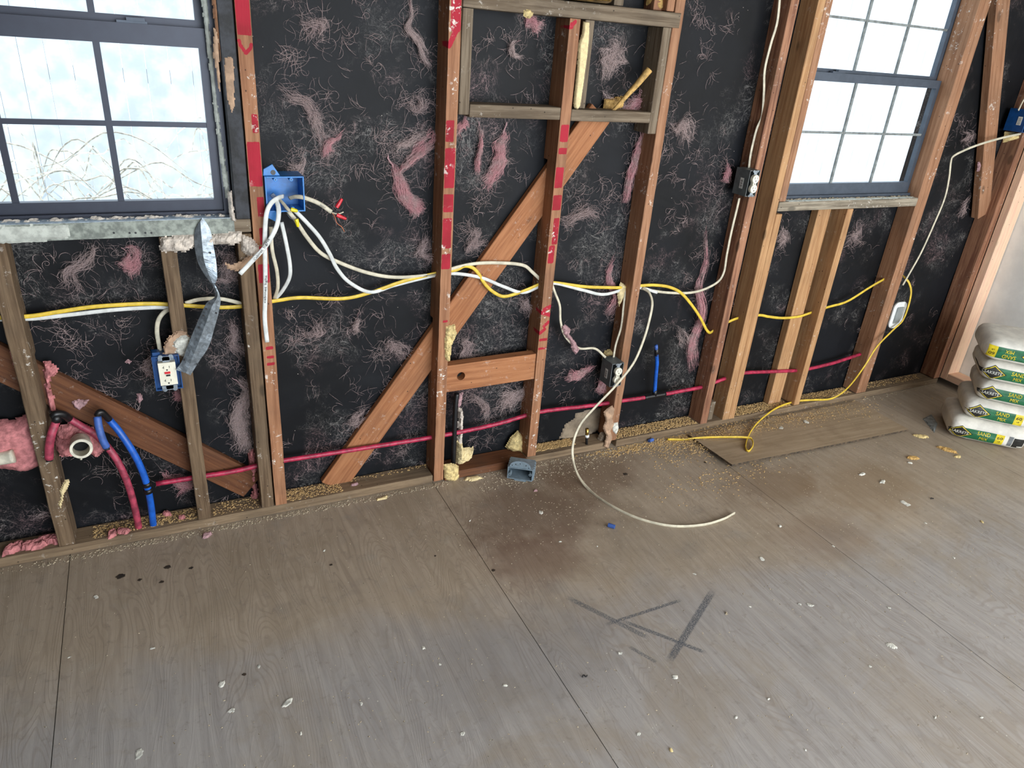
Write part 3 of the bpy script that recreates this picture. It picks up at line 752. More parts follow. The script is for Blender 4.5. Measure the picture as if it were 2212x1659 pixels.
for (pts, lab) in (([(347, 512), (420, 505), (425, 530), (400, 545), (372, 543), (360, 545), (345, 543)], 'pale plaster lump over the stud top below the left sill'),
                   ([(432, 508), (520, 500), (528, 520), (505, 530), (480, 528), (455, 530), (435, 528)], 'plaster lump right of the metal strip below the left sill'),
                   ([(515, 505), (545, 515), (560, 532), (556, 550), (548, 562), (535, 555), (522, 540)], 'crumbly white plaster clump at the right end of the left sill')):
    bm = bmesh.new(); puff(bm, PO(pts, -.004), -.002, .026, .0045, .75, 55, .014, 'xz', pts[0][0]); add('plaster_lump', bm, 'plaster', label=lab, cat='plaster', smooth=False)
bm = bmesh.new(); puff(bm, PO([(486, 568), (500, 572), (522, 565), (545, 545), (552, 560), (535, 578), (510, 586), (490, 580)], -.012), -.01, .005, .004, .5, 40, .008, 'xz', 3)
add('torn_paper', bm, 'paperbrown', label='curl of brown drywall paper below the plaster clump', cat='paper scrap')
# cardboard-like drywall disc
dd = thing('drywall_scrap', 'round brown drywall scrap with white plaster behind the metal strip', 'drywall scrap', W(378, 770, -.012))
bm = bmesh.new(); puff(bm, PO([(352, 768), (355, 742), (366, 726), (385, 716), (402, 717), (410, 730), (408, 768), (380, 770)], -.006), -.002, .006, .004, .2, 20, .004, 'xz', 5); add('paper_face', bm, 'paperbrown', dd)
bm = bmesh.new(); puff(bm, PO([(376, 738), (392, 724), (408, 726), (410, 760), (395, 770), (378, 762), (382, 752), (373, 750)], -.010), -.0085, .006, .0035, .8, 90, .004, 'xz', 6); add('plaster_face', bm, 'plaster_w', dd)

# ------------------------------------------------------------------ twisted metal strip
ms = thing('metal_strip', 'twisted galvanised corner bead hanging below the left sill', 'metal strip', W(440, 480, -.02))
def strip(bm, rows):
    """rows of (left px, fold px, right px, y) - an angled sheet with a fold"""
    Ps = []
    for (l, f, r, Yl, Yf, Yr) in rows:
        Ps.append([W(*l, Yl), W(*f, Yf), W(*r, Yr)])
    n = 6; G3 = []
    cols_ = [smooth_path([p[c] for p in Ps], n) for c in range(3)]
    th = Vector((0, .0009, 0)); vf, vb = [], []
    for i in range(len(cols_[0])):
        row = [cols_[0][i], (cols_[0][i]+cols_[1][i])/2, cols_[1][i], (cols_[1][i]+cols_[2][i])/2, cols_[2][i]]
        row = [p+Vector((0, noise.noise(p*60)*.002, 0)) for p in row]
        vf.append([bm.verts.new(p) for p in row]); vb.append([bm.verts.new(p+th) for p in row])
    for i in range(len(vf)-1):
        for j in range(4):
            bm.faces.new((vf[i][j], vf[i][j+1], vf[i+1][j+1], vf[i+1][j])); bm.faces.new((vb[i][j], vb[i+1][j], vb[i+1][j+1], vb[i][j+1]))
        for j in (0, 4): bm.faces.new((vf[i][j], vf[i+1][j], vb[i+1][j], vb[i][j]))
    for i in (0, -1):
        for j in range(4): bm.faces.new((vf[i][j], vf[i][j+1], vb[i][j+1], vb[i][j]))
    bmesh.ops.recalc_face_normals(bm, faces=bm.faces[:])
bm = bmesh.new()
strip(bm, [((429, 482), (433, 478), (438, 470), -.012, -.014, -.010), ((421, 500), (434, 496), (453, 494), -.010, -.020, -.012), ((420, 530), (437, 530), (461, 530), -.014, -.026, -.018),
           ((427, 565), (441, 563), (467, 565), -.016, -.028, -.022), ((441, 592), (450, 590), (469, 600), -.020, -.026, -.030), ((456, 612), (459, 611), (465, 612), -.026, -.028, -.030)])
bm2 = bmesh.new()
strip(bm2, [((458, 612), (461, 612), (464, 611), -.026, -.028, -.030), ((465, 640), (470, 638), (476, 643), -.028, -.034, -.030), ((446, 655), (458, 662), (474, 668), -.030, -.042, -.032),
            ((427, 695), (444, 700), (463, 710), -.032, -.046, -.034), ((408, 740), (427, 745), (451, 748), -.034, -.046, -.036), ((394, 778), (412, 782), (432, 778), -.034, -.044, -.036), ((380, 799), (402, 806), (411, 811), -.034, -.042, -.038)])
tmp = bpy.data.meshes.new('t'); bm2.to_mesh(tmp); bm.from_mesh(tmp); bm2.free()
add('bead', bm, 'galv', ms)
bm = bmesh.new()
for px, py, Y in ((453, 655, -.037), (446, 668, -.040), (440, 682, -.042), (430, 708, -.043), (398, 777, -.041), (454, 546, -.025), (467, 676, -.037), (427, 787, -.042)):
    c = W(px, py, Y); lathe(bm, [(.0028, -.0012), (.0028, .0012)], (c.x, Y-.001, c.z), 'y', 12)
add_each('nail_hole', bm, 'black_pl', ms)

# ------------------------------------------------------------------ electrical boxes
def hollow(bm, x0, x1, z0, z1, yf, yb, t=.0028):
    box(bm, x0, x1, yb-t, yb, z0, z1)
    box(bm, x0, x0+t, yf, yb-t, z0, z1); box(bm, x1-t, x1, yf, yb-t, z0, z1)
    box(bm, x0+t, x1-t, yf, yb-t, z0, z0+t); box(bm, x0+t, x1-t, yf, yb-t, z1-t, z1)
def duplex(parent, cx, cz, yf, mat='ivory', h=.1):
    k = h/.105
    rc = thing('receptacle', None, None, Vector((cx, yf, cz))-Vector(parent.location)); del_keys(rc); rc.parent = parent
    def ad(name, bm, m): return add(name, bm, m, rc)
    bm = bmesh.new(); box(bm, cx-.0075, cx+.0075, yf-.001, yf+.001, cz-.052*k, cz+.052*k)
    for s in (-1, 1):
        for q in (-.009, .009): lathe(bm, [(.0048, -.001), (.0048, .001)], (cx+q, yf, cz+s*.049*k), 'y', 14)
    ad('mounting_strap', bm, 'galv')
    bm = bmesh.new()
    for s in (-1, 1):
        prof = [(.0165, .006), (.0165, -.006), (.0150, -.0078), (.0, -.0078)]
        lathe(bm, prof[:3], (cx, yf-.002, cz+s*.0195*k), 'y', 26)
    box(bm, cx-.008, cx+.008, yf-.0065, yf+.006, cz-.012, cz+.012)
    ad('face', bm, mat)
    bm = bmesh.new()
    for s in (-1, 1):
        z = cz+s*.0195*k; y0_, y1_ = yf-.0104, yf-.0090
        box(bm, cx-.0068, cx-.0054, y0_, y1_, z-.001, z+.008); box(bm, cx+.0054, cx+.0068, y0_, y1_, z, z+.007)
        lathe(bm, [(.0023, 0), (.0023, .0012)], (cx, y0_, z-.0065), 'y', 10)
    lathe(bm, [(.002, 0), (.002, .0012)], (cx, yf-.0072, cz), 'y', 10)
    add_each('slot', bm, 'black_pl', rc)
def del_keys(o):
    for k in list(o.keys()):
        try: del o[k]
        except Exception: pass
def thing_part(name, parent, loc):
    o = bpy.data.objects.new(name, None); COL.objects.link(o); o.parent = parent; o.location = Vector(loc)-Vector(parent.location); return o
def outlet_box(x0, x1, z0, z1, yf, yb, label, mat='gray_box', sticker=True):
    t = thing('outlet_box', label, 'outlet box', ((x0+x1)/2, yb, z0))
    bm = bmesh.new(); hollow(bm, x0, x1, z0, z1, yf, yb); add('housing', bm, mat, t, bevel=.0006)
    duplex(t, (x0+x1)/2, (z0+z1)/2, yf-.003, h=z1-z0)
    if sticker:
        zc = (z0+z1)/2-.004; yc = yf+(yb-yf)*.45
        add('sticker', B(x0-.0006, x0-.0001, yc-.009, yc+.009, zc-.02, zc+.02), 'label_w', t)
        bm = bmesh.new()
        for k in range(7): box(bm, x0-.0009, x0-.0006, yc-.006, yc+.006, zc-.016+k*.0045, zc-.0145+k*.0045+.001*(k % 2))
        add('printing', bm, 'ink', t)
    return t
outlet_box(1.586, 1.6425, .320, .423, -.030, .045, 'lower grey box with ivory duplex outlet on the speckled stud')
outlet_box(2.098, 2.1495, 1.078, 1.178, -.030, .045, 'upper grey box with white duplex outlet left of the right window')
# blue double box
bb = thing('junction_box', 'open blue double junction box with white cables spilling out', 'junction box', (.36, .06, 1.06))
x0, x1, z0, z1, yf, yb = .3025, .412, 1.064, 1.165, -.014, .07
bm = bmesh.new(); hollow(bm, x0, x1, z0, z1, yf, yb, .004)
for dx in (.030, .074):
    lathe(bm, [(.0055, 0), (.0055, .03)], (x0+dx, yf+.001, z1-.009), 'y', 14); lathe(bm, [(.0055, 0), (.0055, .03)], (x0+dx, yf+.001, z0+.009), 'y', 14)
add('housing', bm, 'blue_box', bb, bevel=.0008)
for up_ in (1, -1):
    zz = z1 if up_ > 0 else z0
    bm = bmesh.new(); pts = [(x0-.001, 0), (x0+.046, 0), (x0+.026, .032*up_), (x0+.001, .018*up_)]
    f0 = [bm.verts.new((p[0], .0, zz+p[1])) for p in pts]; f1 = [bm.verts.new((p[0], .012, zz+p[1])) for p in pts]
    bm.faces.new(f0); bm.faces.new(f1[::-1])
    for k in range(4): bm.faces.new((f0[k], f0[(k+1) % 4], f1[(k+1) % 4], f1[k]))
    bmesh.ops.recalc_face_normals(bm, faces=bm.faces[:]); add('nail_ear', bm, 'blue_box', bb, bevel=.0008)
bm = bmesh.new(); lathe(bm, [(.007, 0), (.007, .0008)], (x0+.027, -.0009, z1+.009), 'y', 18)
for dx in (.030, .074):
    for zq in (z1-.009, z0+.009): lathe(bm, [(.0018, 0), (.0018, .0008)], (x0+dx, yf+.0004, zq), 'y', 10)
add_each('screw_hole', bm, 'black_pl', bb)
# GFCI
gf = thing('outlet_box', 'blue box holding an ivory outlet with red and black buttons', 'outlet box', (-.02, .045, .54))
x0, x1, z0, z1, yf, yb = -.053, .021, .541, .652, -.020, -.0015
bm = bmesh.new(); hollow(bm, x0, x1, z0, z1, yf, yb, .003); box(bm, x0, .009, -.004, .045, z0+.002, z1-.002); box(bm, x0+.004, x0+.024, -.012, .01, z1-.001, z1+.010); add('housing', bm, 'navy_box', gf, bevel=.0008)
rc = thing_part('receptacle', gf, ((x0+x1)/2, yf, .6)); 
cx, cz = (x0+x1)/2+.001, (z0+z1)/2
bm = bmesh.new(); box(bm, cx-.0235, cx+.0235, yf-.007, yf+.012, cz-.0365, cz+.0365)
me_ = add('face', bm, 'ivory', rc, bevel=.003)
bm = bmesh.new(); box(bm, cx-.010, cx+.010, yf-.0015, yf+.0005, cz-.055, cz+.055)
for s in (-1, 1):
    box(bm, cx-.021, cx+.021, yf-.0015, yf+.0005, cz+s*.047-.006, cz+s*.047+.006)
    for q in (-.014, .014): lathe(bm, [(.006, -.001), (.006, .001)], (cx+q, yf-.001, cz+s*.054), 'y', 14)
add('mounting_strap', bm, 'galv', rc)
add('reset_button', B(cx-.0085, cx+.007, yf-.010, yf-.006, cz+.0012, cz+.0075), 'red_pl', rc, bevel=.0006)
add('test_button', B(cx-.005, cx+.006, yf-.0095, yf-.006, cz-.0068, cz-.0020), 'black_pl', rc, bevel=.0006)
bm = bmesh.new()
for s in (-1, 1):
    z = cz+s*.0215; box(bm, cx-.0095, cx-.0082, yf-.0078, yf-.0068, z-.004, z+.004); box(bm, cx-.013, cx-.0095, yf-.0078, yf-.0068, z-.0007, z+.0007)
    box(bm, cx+.0055, cx+.0068, yf-.0078, yf-.0068, z-.003, z+.004); lathe(bm, [(.0024, 0), (.0024, .001)], (cx-.001, yf-.0078, z-.0085), 'y', 10)
add_each('slot', bm, 'black_pl', rc)
# far right dark blue box
fb = thing('outlet_box', 'dark blue box with white outlet at the far right edge', 'outlet box', (3.74, .04, 1.36))
bm = bmesh.new(); hollow(bm, 3.733, 3.795, 1.345, 1.445, -.03, .06, .003); 
bm2 = bmesh.new(); box(bm2, 3.731, 3.7335, -.03, .06, 1.345, 1.445); t_ = bpy.data.meshes.new('t'); bm2.to_mesh(t_); bm.from_mesh(t_); bm2.free()
add('housing', bm, 'navy_box', fb, bevel=.001)
duplex(fb, 3.764, 1.395, -.033, 'white_pl', .1)
add('sticker', B(3.7298, 3.7306, -.012, .008, 1.375, 1.412), 'label_w', fb)
bm = bmesh.new()
for k in range(6): box(bm, 3.7294, 3.7298, -.008, .005, 1.379+k*.005, 1.3805+k*.005)
add('printing', bm, 'ink', fb)
# loose box on the floor
lb = thing('empty_box', 'empty light grey electrical box lying on the floor', 'electrical box', (1.19, -.06, 0))
bm = bmesh.new(); hollow(bm, -.044, .044, .004, .050, 0, .068, .0028)
for k in range(4): box(bm, -.046, -.044, .008+k*.015, .016+k*.015, .004, .050); box(bm, .044, .0475, .008+k*.015, .016+k*.015, .004, .050)
box(bm, -.018, .022, -.002, .004, 0, .005)
Rz = Matrix.Rotation(-.60, 3, 'Z')*1.14; org = Vector((1.172, -.098, 0))
for v in bm.verts: v.co = Rz @ v.co + org
add('housing', bm, 'gray_box_light', lb, bevel=.0007)
bm = bmesh.new(); pts = [(-.040, 0)] + [(-.002-.036*math.cos(PI*k/12), .004+.022*math.sin(PI*k/12)) for k in range(13)] + [(.036, 0)]
f0 = [bm.verts.new((p[0], .004, .050+p[1])) for p in pts]; f1 = [bm.verts.new((p[0], .0065, .050+p[1])) for p in pts]
bm.faces.new(f0); bm.faces.new(f1[::-1])
for k in range(len(pts)): bm.faces.new((f0[k], f0[(k+1) % len(pts)], f1[(k+1) % len(pts)], f1[k]))
bmesh.ops.recalc_face_normals(bm, faces=bm.faces[:])
for v in bm.verts: v.co = Rz @ v.co + org
add('flange', bm, 'gray_box_light', lb)
bm = bmesh.new()
for (dx, dz) in ((-.035, .022), (.035, .030)): lathe(bm, [(.005, -.001), (.005, .02)], (dx, 0, dz), 'y', 14)
for v in bm.verts: v.co = Rz @ v.co + org
add_each('screw_boss', bm, 'gray_box_light', lb)
bm = bmesh.new()
for (dx, dz) in ((-.035, .022), (.035, .030)): lathe(bm, [(.0022, -.0015), (.0022, -.0011)], (dx, 0, dz), 'y', 10)
for (dx, dz) in ((-.03, .056), (-.018, .062), (-.003, .066), (.018, .062), (.028, .054)): lathe(bm, [(.0018, .0035), (.0018, .0039)], (dx, 0, dz), 'y', 10)
for v in bm.verts: v.co = Rz @ v.co + org
add_each('screw_hole', bm, 'black_pl', lb)
# white oval ring
wr = thing('mounting_bracket', 'white oval low-voltage bracket on the king stud', 'bracket', (3.29, .0, .40))
def rrect(cx, cz, hw, hh, r, n=8):
    out = []
    for k, (sx, sz) in enumerate(((1, 1), (-1, 1), (-1, -1), (1, -1))):
        for q in range(n+1):
            a = PI/2*k+PI/2*q/n; out.append((cx+sx*(hw-r)+r*math.cos(a), cz+sz*(hh-r)+r*math.sin(a)))
    return out
oc = (3.300, .462); yb_ = -.006
bm = bmesh.new(); o1, i1 = rrect(*oc, .046, .069, .03), rrect(*oc, .026, .044, .008); n_ = len(o1)
vo0 = [bm.verts.new((x, yb_, z)) for x, z in o1]; vi0 = [bm.verts.new((x, yb_-.002, z)) for x, z in i1]
vo1 = [bm.verts.new((x, yb_+.006, z)) for x, z in o1]; vi1 = [bm.verts.new((x, yb_+.03, z)) for x, z in i1]
for k in range(n_):
    k2 = (k+1) % n_; bm.faces.new((vo0[k], vo0[k2], vi0[k2], vi0[k])); bm.faces.new((vo0[k], vo1[k], vo1[k2], vo0[k2])); bm.faces.new((vi0[k], vi0[k2], vi1[k2], vi1[k])); bm.faces.new((vo1[k], vi1[k], vi1[k2], vo1[k2]))
bmesh.ops.recalc_face_normals(bm, faces=bm.faces[:]); add('ring', bm, 'white_pl', wr, smooth=False)
bm = bmesh.new(); box(bm, oc[0]-.025, oc[0]+.025, .021, .023, oc[1]-.043, oc[1]+.043); add('back_plate', bm, 'muntin', wr)
bm = bmesh.new(); lathe(bm, [(.004, 0), (.004, .004)], (oc[0]-.012, .016, oc[1]-.026), 'y', 12); lathe(bm, [(.004, 0), (.004, .004)], (oc[0]+.006, .016, oc[1]-.030), 'y', 12); add_each('screw', bm, 'brass', wr)
add('tag', B(oc[0]-.012, oc[0]-.002, .018, .021, oc[1]+.0, oc[1]+.014), 'label_g', wr)

# ------------------------------------------------------------------ cables
def pts(seq, y=.045):
    out = []
    for s in seq:
        if s[0] == 'g': out.append(G(s[1], s[2], s[3]))
        elif len(s) == 3: out.append(W(*s))
        else: out.append(W(s[0], s[1], y))
    return out
def cable(seq, mat, label, y=.045, rw=.0062, rh=.0027, twist=0.0, phase=0.0, up=(0, -1, 0), name='cable', cat='cable', group=None):
    bm = bmesh.new(); P = sweep(bm, pts(seq, y), rw, rh, 10, 7, up, twist, None, True, phase, .8)
    o = add(name, bm, mat, label=label, cat=cat, group=group, smooth=True); return o, P
cable([(-60, 690), (0, 686), (65, 683), (130, 673), (190, 664), (250, 659), (330, 656), (400, 660), (470, 664), (530, 661), (600, 649), (650, 643), (740, 645), (800, 632), (860, 611), (900, 600), (945, 590), (985, 583), (1003, 575), (1020, 578), (1033, 590), (1045, 610), (1062, 628), (1085, 640), (1110, 636), (1140, 625), (1172, 612), (1200, 611), (1260, 619), (1310, 621), (1355, 621), (1385, 617), (1415, 616), (1445, 620), (1470, 632), (1492, 656), (1512, 685), (1530, 717), (1545, 712), (1588, 689), (1637, 681), (1660, 684), (1690, 687), (1725, 684), (1750, 676), (1790, 663), (1830, 651), (1880, 620), (1915, 600)],
      'c_yellow', 'long yellow cable strung through the studs across the wall')
cable([(1949, 594, .03), (1955, 600, .01), (1964, 612, -.01), (1968, 632, -.02), (1962, 662, -.025), (1950, 692, -.025), (1932, 710, -.03), (1895, 748, -.05), (1868, 790, -.06), (1840, 828, -.04), (1817, 850, -.02), ('g', 1792, 862, .042), ('g', 1755, 864, .046), ('g', 1720, 867, .044),
       ('g', 1680, 880, .040), ('g', 1645, 905, .028), ('g', 1623, 930, .024), ('g', 1612, 955, .026), ('g', 1611, 970, .028), ('g', 1618, 974, .030), ('g', 1626, 963, .030), ('g', 1625, 951, .032), ('g', 1614, 945, .034), ('g', 1570, 944, .028), ('g', 1520, 945, .020), ('g', 1480, 949, .008), ('g', 1442, 949, .006)],
      'c_yellow', 'yellow cable looping from the king stud down onto the floor', rw=.0055)
cable([(-60, 694), (0, 690), (75, 688), (150, 680), (250, 669), (340, 664), (378, 667)], 'c_white', 'white cable twisted with the yellow one at far left', y=.050)
cable([(378, 667, .052), (358, 672, .045), (343, 690, .04), (339, 715, .04), (343, 742, .035), (347, 762, .03)], 'c_cream', 'cream cable curving down into the blue outlet box', rw=.0065)
cable([(400, 655), (430, 647), (470, 645), (500, 650), (532, 659)], 'c_cream', 'short cream cable behind the hanging metal strip', y=.052)
cable([(622, 455, .02), (640, 478, .015), (665, 515, .02), (695, 548, .03), (740, 570), (790, 588), (840, 598), (890, 598), (945, 591), (985, 578), (1030, 569), (1085, 568), (1130, 573), (1150, 588), (1172, 609)], 'c_cream', 'cream cable from the blue box arching over the orange brace')
cable([(632, 450, .02), (660, 478, .012), (690, 512, .012), (712, 548, .02), (728, 580, .03), (755, 610, .035), (800, 631, .04), (850, 617, .05), (900, 604, .052), (945, 594, .052), (985, 591, .052), (1040, 600), (1085, 618), (1130, 632), (1172, 616), (1200, 612), (1260, 627), (1305, 636), (1355, 623), (1385, 622), (1420, 632)],
      'c_white', 'bright white cable running under the yellow one past the brace')
cable([(1385, 623, .05), (1440, 632, .05), (1500, 631, .045), (1545, 613, .04), (1563, 590, .035), (1570, 550, .035), (1580, 500, .035), (1592, 450, .03), (1597, 428, .025)], 'c_cream', 'cream cable climbing to the upper grey box', rw=.0055)
cable([(1617, 368, .03), (1622, 330, .03), (1634, 280, .03), (1646, 250, .03), (1650, 200, .03), (1652, 150, .03), (1665, 95, .03), (1680, 40, .03), (1688, -60, .03)], 'c_cream', 'cream cable rising from the upper grey box up its stud', rw=.0055)
cable([(1192, 612, .05), (1198, 630, .045), (1209, 660, .04), (1211, 695, .04), (1222, 728, .04), (1250, 752, .04), (1285, 753, .035), (1308, 772, .03)], 'c_cream', 'cream cable with pink fluff dropping to the lower grey box', rw=.0048)
cable([(1352, 624, .045), (1347, 660, .03), (1342, 705, .03), (1330, 745, .03), (1325, 775, .03)], 'c_cream', 'cream cable hanging straight down into the lower grey box', rw=.0048)
_, PC = cable([(1388, 622, .04), (1402, 632, .01), (1409, 655, -.03), (1403, 690, -.05), (1390, 735, -.055), (1368, 785, -.055), (1330, 833, -.055), (1285, 880, -.055), (1255, 915, -.06), (1240, 950, -.07), (1237, 985, -.085), ('g', 1248, 1025, .02), ('g', 1275, 1060, .004), ('g', 1320, 1092, .004), ('g', 1380, 1120, .004), ('g', 1450, 1136, .004), ('g', 1515, 1134, .005), ('g', 1560, 1122, .007), ('g', 1587, 1108, .009)],
      'c_cream', 'loose off-white cable looping down and curling across the floor', rw=.0058)
c1, _ = cable([(587, 420, .03), (596, 432, .0), (602, 455, -.025), (597, 490, -.035), (575, 530, -.04), (548, 560, -.045), (518, 592, -.05)], 'c_white', 'cut white cable with handwriting slanting left from the blue box', rw=.0068)
c2, _ = cable([(612, 424, .03), (600, 428, .0), (585, 440, -.018), (575, 465, -.022), (572, 520, -.024), (573, 580, -.026), (573, 640, -.026), (572, 690, -.027), (577, 739, -.028)], 'c_white', 'white cable hanging straight down over the red-painted stud', rw=.0068)
cable([(585, 490, -.008), (588, 540, -.006), (598, 585, .0), (600, 620, .02), (593, 645, .045)], 'c_cream', 'cream cable dropping close beside the red-painted stud', rw=.0055)
cable([(608, 480, .015), (617, 520, .0), (626, 570, -.002), (625, 600, .005), (610, 628, .03), (595, 645, .048)], 'c_white', 'white cable bowing right beside the red-painted stud', rw=.006)
fx, _ = cable([(625, 428, .03), (640, 425, .005), (660, 428, -.012), (690, 440, -.016), (716, 458, -.018)], 'c_cream', 'cream cable poking right from the blue box to red wire nuts', rw=.0064)
gx, _ = cable([(598, 426, .03), (612, 440, .0), (622, 452, -.018), (630, 457, -.02)], 'c_cream', 'short cream cable end with a yellow wire nut in the box', rw=.0048)
# conductors
def tube(seq, r, mat, parent=None, label=None, cat=None, name='wire', y=.0, seg=8, kind=None, group=None, smooth=True, taper=None):
    bm = bmesh.new(); sweep(bm, pts(seq, y), r, r, seg, 6, taper=taper); return add(name, bm, mat, parent, label, cat, group, kind, smooth)
tube([(716, 458, -.018), (722, 456, -.02), (727, 450, -.022), (729, 446, -.022)], .0016, 'black_pl', fx, name='black_conductor')
tube([(716, 459, -.018), (722, 466, -.018), (728, 482, -.018), (738, 490, -.018), (744, 501, -.018)], .0011, 'copper', fx, name='bare_copper_conductor')
tube([(716, 459, -.018), (730, 462, -.02), (742, 458, -.02)], .0018, 'c_cream', fx, name='white_conductor')
def nut(pa, pb, Y, mat, label):
    a, b = W(*pa, Y), W(*pb, Y); d = (b-a); L = d.length; bm = bmesh.new()
    lathe(bm, [(.0058, 0), (.0060, L*.3), (.0050, L*.75), (.0040, L*.97), (.0022, L)], (0, 0, 0), 'z', 14)
    for i, v in enumerate(bm.verts):
        if i % 2 and v.co.z < L*.5: v.co.x *= .92; v.co.y *= .92
    q = d.to_track_quat('Z', 'Y').to_matrix()
    for v in bm.verts: v.co = q @ v.co + a
    return add('wire_nut', bm, mat, label=label, cat='wire nut', smooth=False)
nut((727, 448), (739, 429), -.022, 'red_pl', 'upper red wire nut pointing up')
nut((727, 464), (748, 473), -.02, 'red_pl', 'lower red wire nut pointing right')
nut((628, 452), (643, 456), -.022, 'yellow_pl', 'yellow wire nut lying at the lip of the blue box')
nut((640, 473), (644, 490), -.008, 'yellow_pl', 'yellow wire nut dangling below the blue box')
tube([(620, 462, .01), (628, 472, .0), (638, 475, -.006)], .0009, 'galv', label='thin bare wire leading to the dangling yellow nut', cat='wire')
# handwriting and printing on cables
def text_mesh(body, size, ext=.0002):
    cu = bpy.data.curves.new('txt', 'FONT'); cu.body = body; cu.size = size; cu.align_x = 'CENTER'; cu.align_y = 'CENTER'; cu.extrude = ext; cu.resolution_u = 2
    o = bpy.data.objects.new('txt', cu); COL.objects.link(o); dg = bpy.context.evaluated_depsgraph_get(); dg.update()
    me = bpy.data.meshes.new_from_object(o.evaluated_get(dg)); bpy.data.objects.remove(o, do_unlink=True)
    return me
def write_on(parent, body, size, pa, pb, Y, mat='ink', nrm=(0, -1, 0), name='handwriting'):
    a, b = W(*pa, Y), W(*pb, Y); d = (b-a); w_ = d.length; d.normalize(); nv = Vector(nrm); u = nv.cross(d).normalized(); nv = d.cross(u)
    me = text_mesh(body, size); bm = bmesh.new(); bm.from_mesh(me); xs = [v.co.x for v in bm.verts]; k = w_/(max(xs)-min(xs))
    c = (a+b)/2
    for v in bm.verts: v.co = c+d*(v.co.x*k)+u*v.co.y+nv*v.co.z
    return add(name, bm, mat, parent)
write_on(c1, 'Cabinet', .010, (549, 562), (567, 540), -.0475)
write_on(c1, 'light', .010, (570, 536), (581, 516), -.0435)
write_on(c2, 'cabinet light', .009, (572, 655), (575, 595), -.0300)
write_on(fx, 'LIGHT', .008, (692, 443), (703, 450), -.0195)

# ------------------------------------------------------------------ plumbing
hp = 'horizontal red water pipe'
tube([(337, 1045), (430, 1030), (505, 1018), (560, 1005), (612, 995), (690, 983), (760, 972), (850, 958), (930, 945), (1000, 932), (1080, 914), (1165, 890), (1260, 878), (1312, 871), (1342, 866), (1410, 856), (1480, 843), (1520, 835), (1562, 819), (1605, 806), (1660, 803), (1725, 800), (1750, 796), (1800, 784), (1858, 765)], .0085, 'pex_red', label='long horizontal red water pipe running through the studs', cat='water pipe', name='water_pipe', y=.042, seg=14)
pb_ = thing('water_pipe', 'short blue stub rising from a tee on the long red pipe', 'water pipe', W(1415, 855, .04))
tube([(1414, 852, .042), (1416, 820, .040), (1419, 785, .036), (1418, 765, .034)], .0085, 'pex_blue', pb_, name='pipe', seg=14)
tube([(1392, 859, .042), (1414, 855, .042), (1437, 851, .042)], .0100, 'black_pl', pb_, name='tee_fitting', seg=12)
tube([(1414, 856, .042), (1415, 842, .042)], .0098, 'black_pl', pb_, name='collar', seg=12)
tube([(1418, 768, .034), (1418, 752, .034)], .0085, 'black_pl', pb_, name='elbow', seg=12)
tube([(1418, 756, .034), (1417, 746, .030)], .0075, 'pex_blue_old', pb_, name='end_cap', seg=12)
# left cluster
br_ = thing('water_pipe', 'blue pipe curving down right of the drain with a cut stub', 'water pipe', W(334, 1150, .02))
tube([(232, 902, .03), (262, 938, .01), (292, 985, .0), (313, 1033, .0), (325, 1085, .01), (333, 1150, .03)], .0105, 'pex_blue', br_, name='pipe', seg=16)
tube([(210, 900, .0), (214, 925, -.015), (222, 950, -.02), (230, 966, -.02)], .0108, 'pex_blue_old', br_, name='cut_stub', seg=16)
bm = bmesh.new(); c = W(230.5, 967.5, -.02); sweep(bm, [c, c+Vector((.001, -.004, -.006))], .0078, .0078, 14, 1); add('stub_opening', bm, 'ink', br_)
tube([(210, 898, .0), (214, 891, .0), (222, 892, .005), (236, 906, .02)], .0095, 'black_pl', br_, name='elbow', seg=14)
for py in (1046, 1060): tube([(316+ (py-1046)*.2, py-4, .002), (319+(py-1046)*.2, py+4, .002)], .0125, 'black_pl', br_, name='collar', seg=14)
rr_ = thing('water_pipe', 'dusty red pipe curving behind the drain down to the floor', 'water pipe', W(303, 1155, .03))
tube([(150, 905, .03), (175, 920, .03), (205, 938, .03), (232, 965, .02), (256, 1000, .01), (278, 1050, .01), (293, 1105, .02), (303, 1158, .03)], .0105, 'pex_pink', rr_, name='pipe', seg=16)
tube([(122, 908, .0), (113, 932, -.018), (107, 960, -.022), (106, 991, -.022)], .0115, 'pex_pink', rr_, name='cut_stub', seg=16)
bm = bmesh.new(); c = W(106, 992, -.022); sweep(bm, [c, c+Vector((0, -.004, -.006))], .0085, .0085, 14, 1); add('stub_opening', bm, 'drain_in', rr_)
tube([(113, 900, .0), (122, 894, .0), (138, 896, .01), (150, 905, .03)], .0110, 'black_pl', rr_, name='elbow', seg=14)
tube([(121, 896, .0), (122, 912, -.004)], .0125, 'black_pl', rr_, name='collar', seg=14)
# drain
dr = thing('drain_pipe', 'cream drain fitting with an open round mouth on the left', 'drain pipe', W(176, 968, .0))
c = W(175, 966, -.035); ax = Vector((.10, -1, .16)).normalized(); q = ax.to_track_quat('Z', 'Y').to_matrix()
def oriented(prof, cen, seg=36):
    bm = bmesh.new(); lathe(bm, prof, (0, 0, 0), 'z', seg)
    for v in bm.verts: v.co = q @ v.co + cen
    return bm
def ringmesh(prof, cen, seg=36):
    bm = bmesh.new(); rings = []
    for r, h in prof: rings.append([bm.verts.new(q @ Vector((r*math.cos(2*PI*j/seg), r*math.sin(2*PI*j/seg), h))+cen) for j in range(seg)])
    for i in range(len(rings)):
        a, b2 = rings[i], rings[(i+1) % len(rings)]
        for j in range(seg): bm.faces.new((a[j], a[(j+1) % seg], b2[(j+1) % seg], b2[j]))
    bmesh.ops.recalc_face_normals(bm, faces=bm.faces[:]); return bm
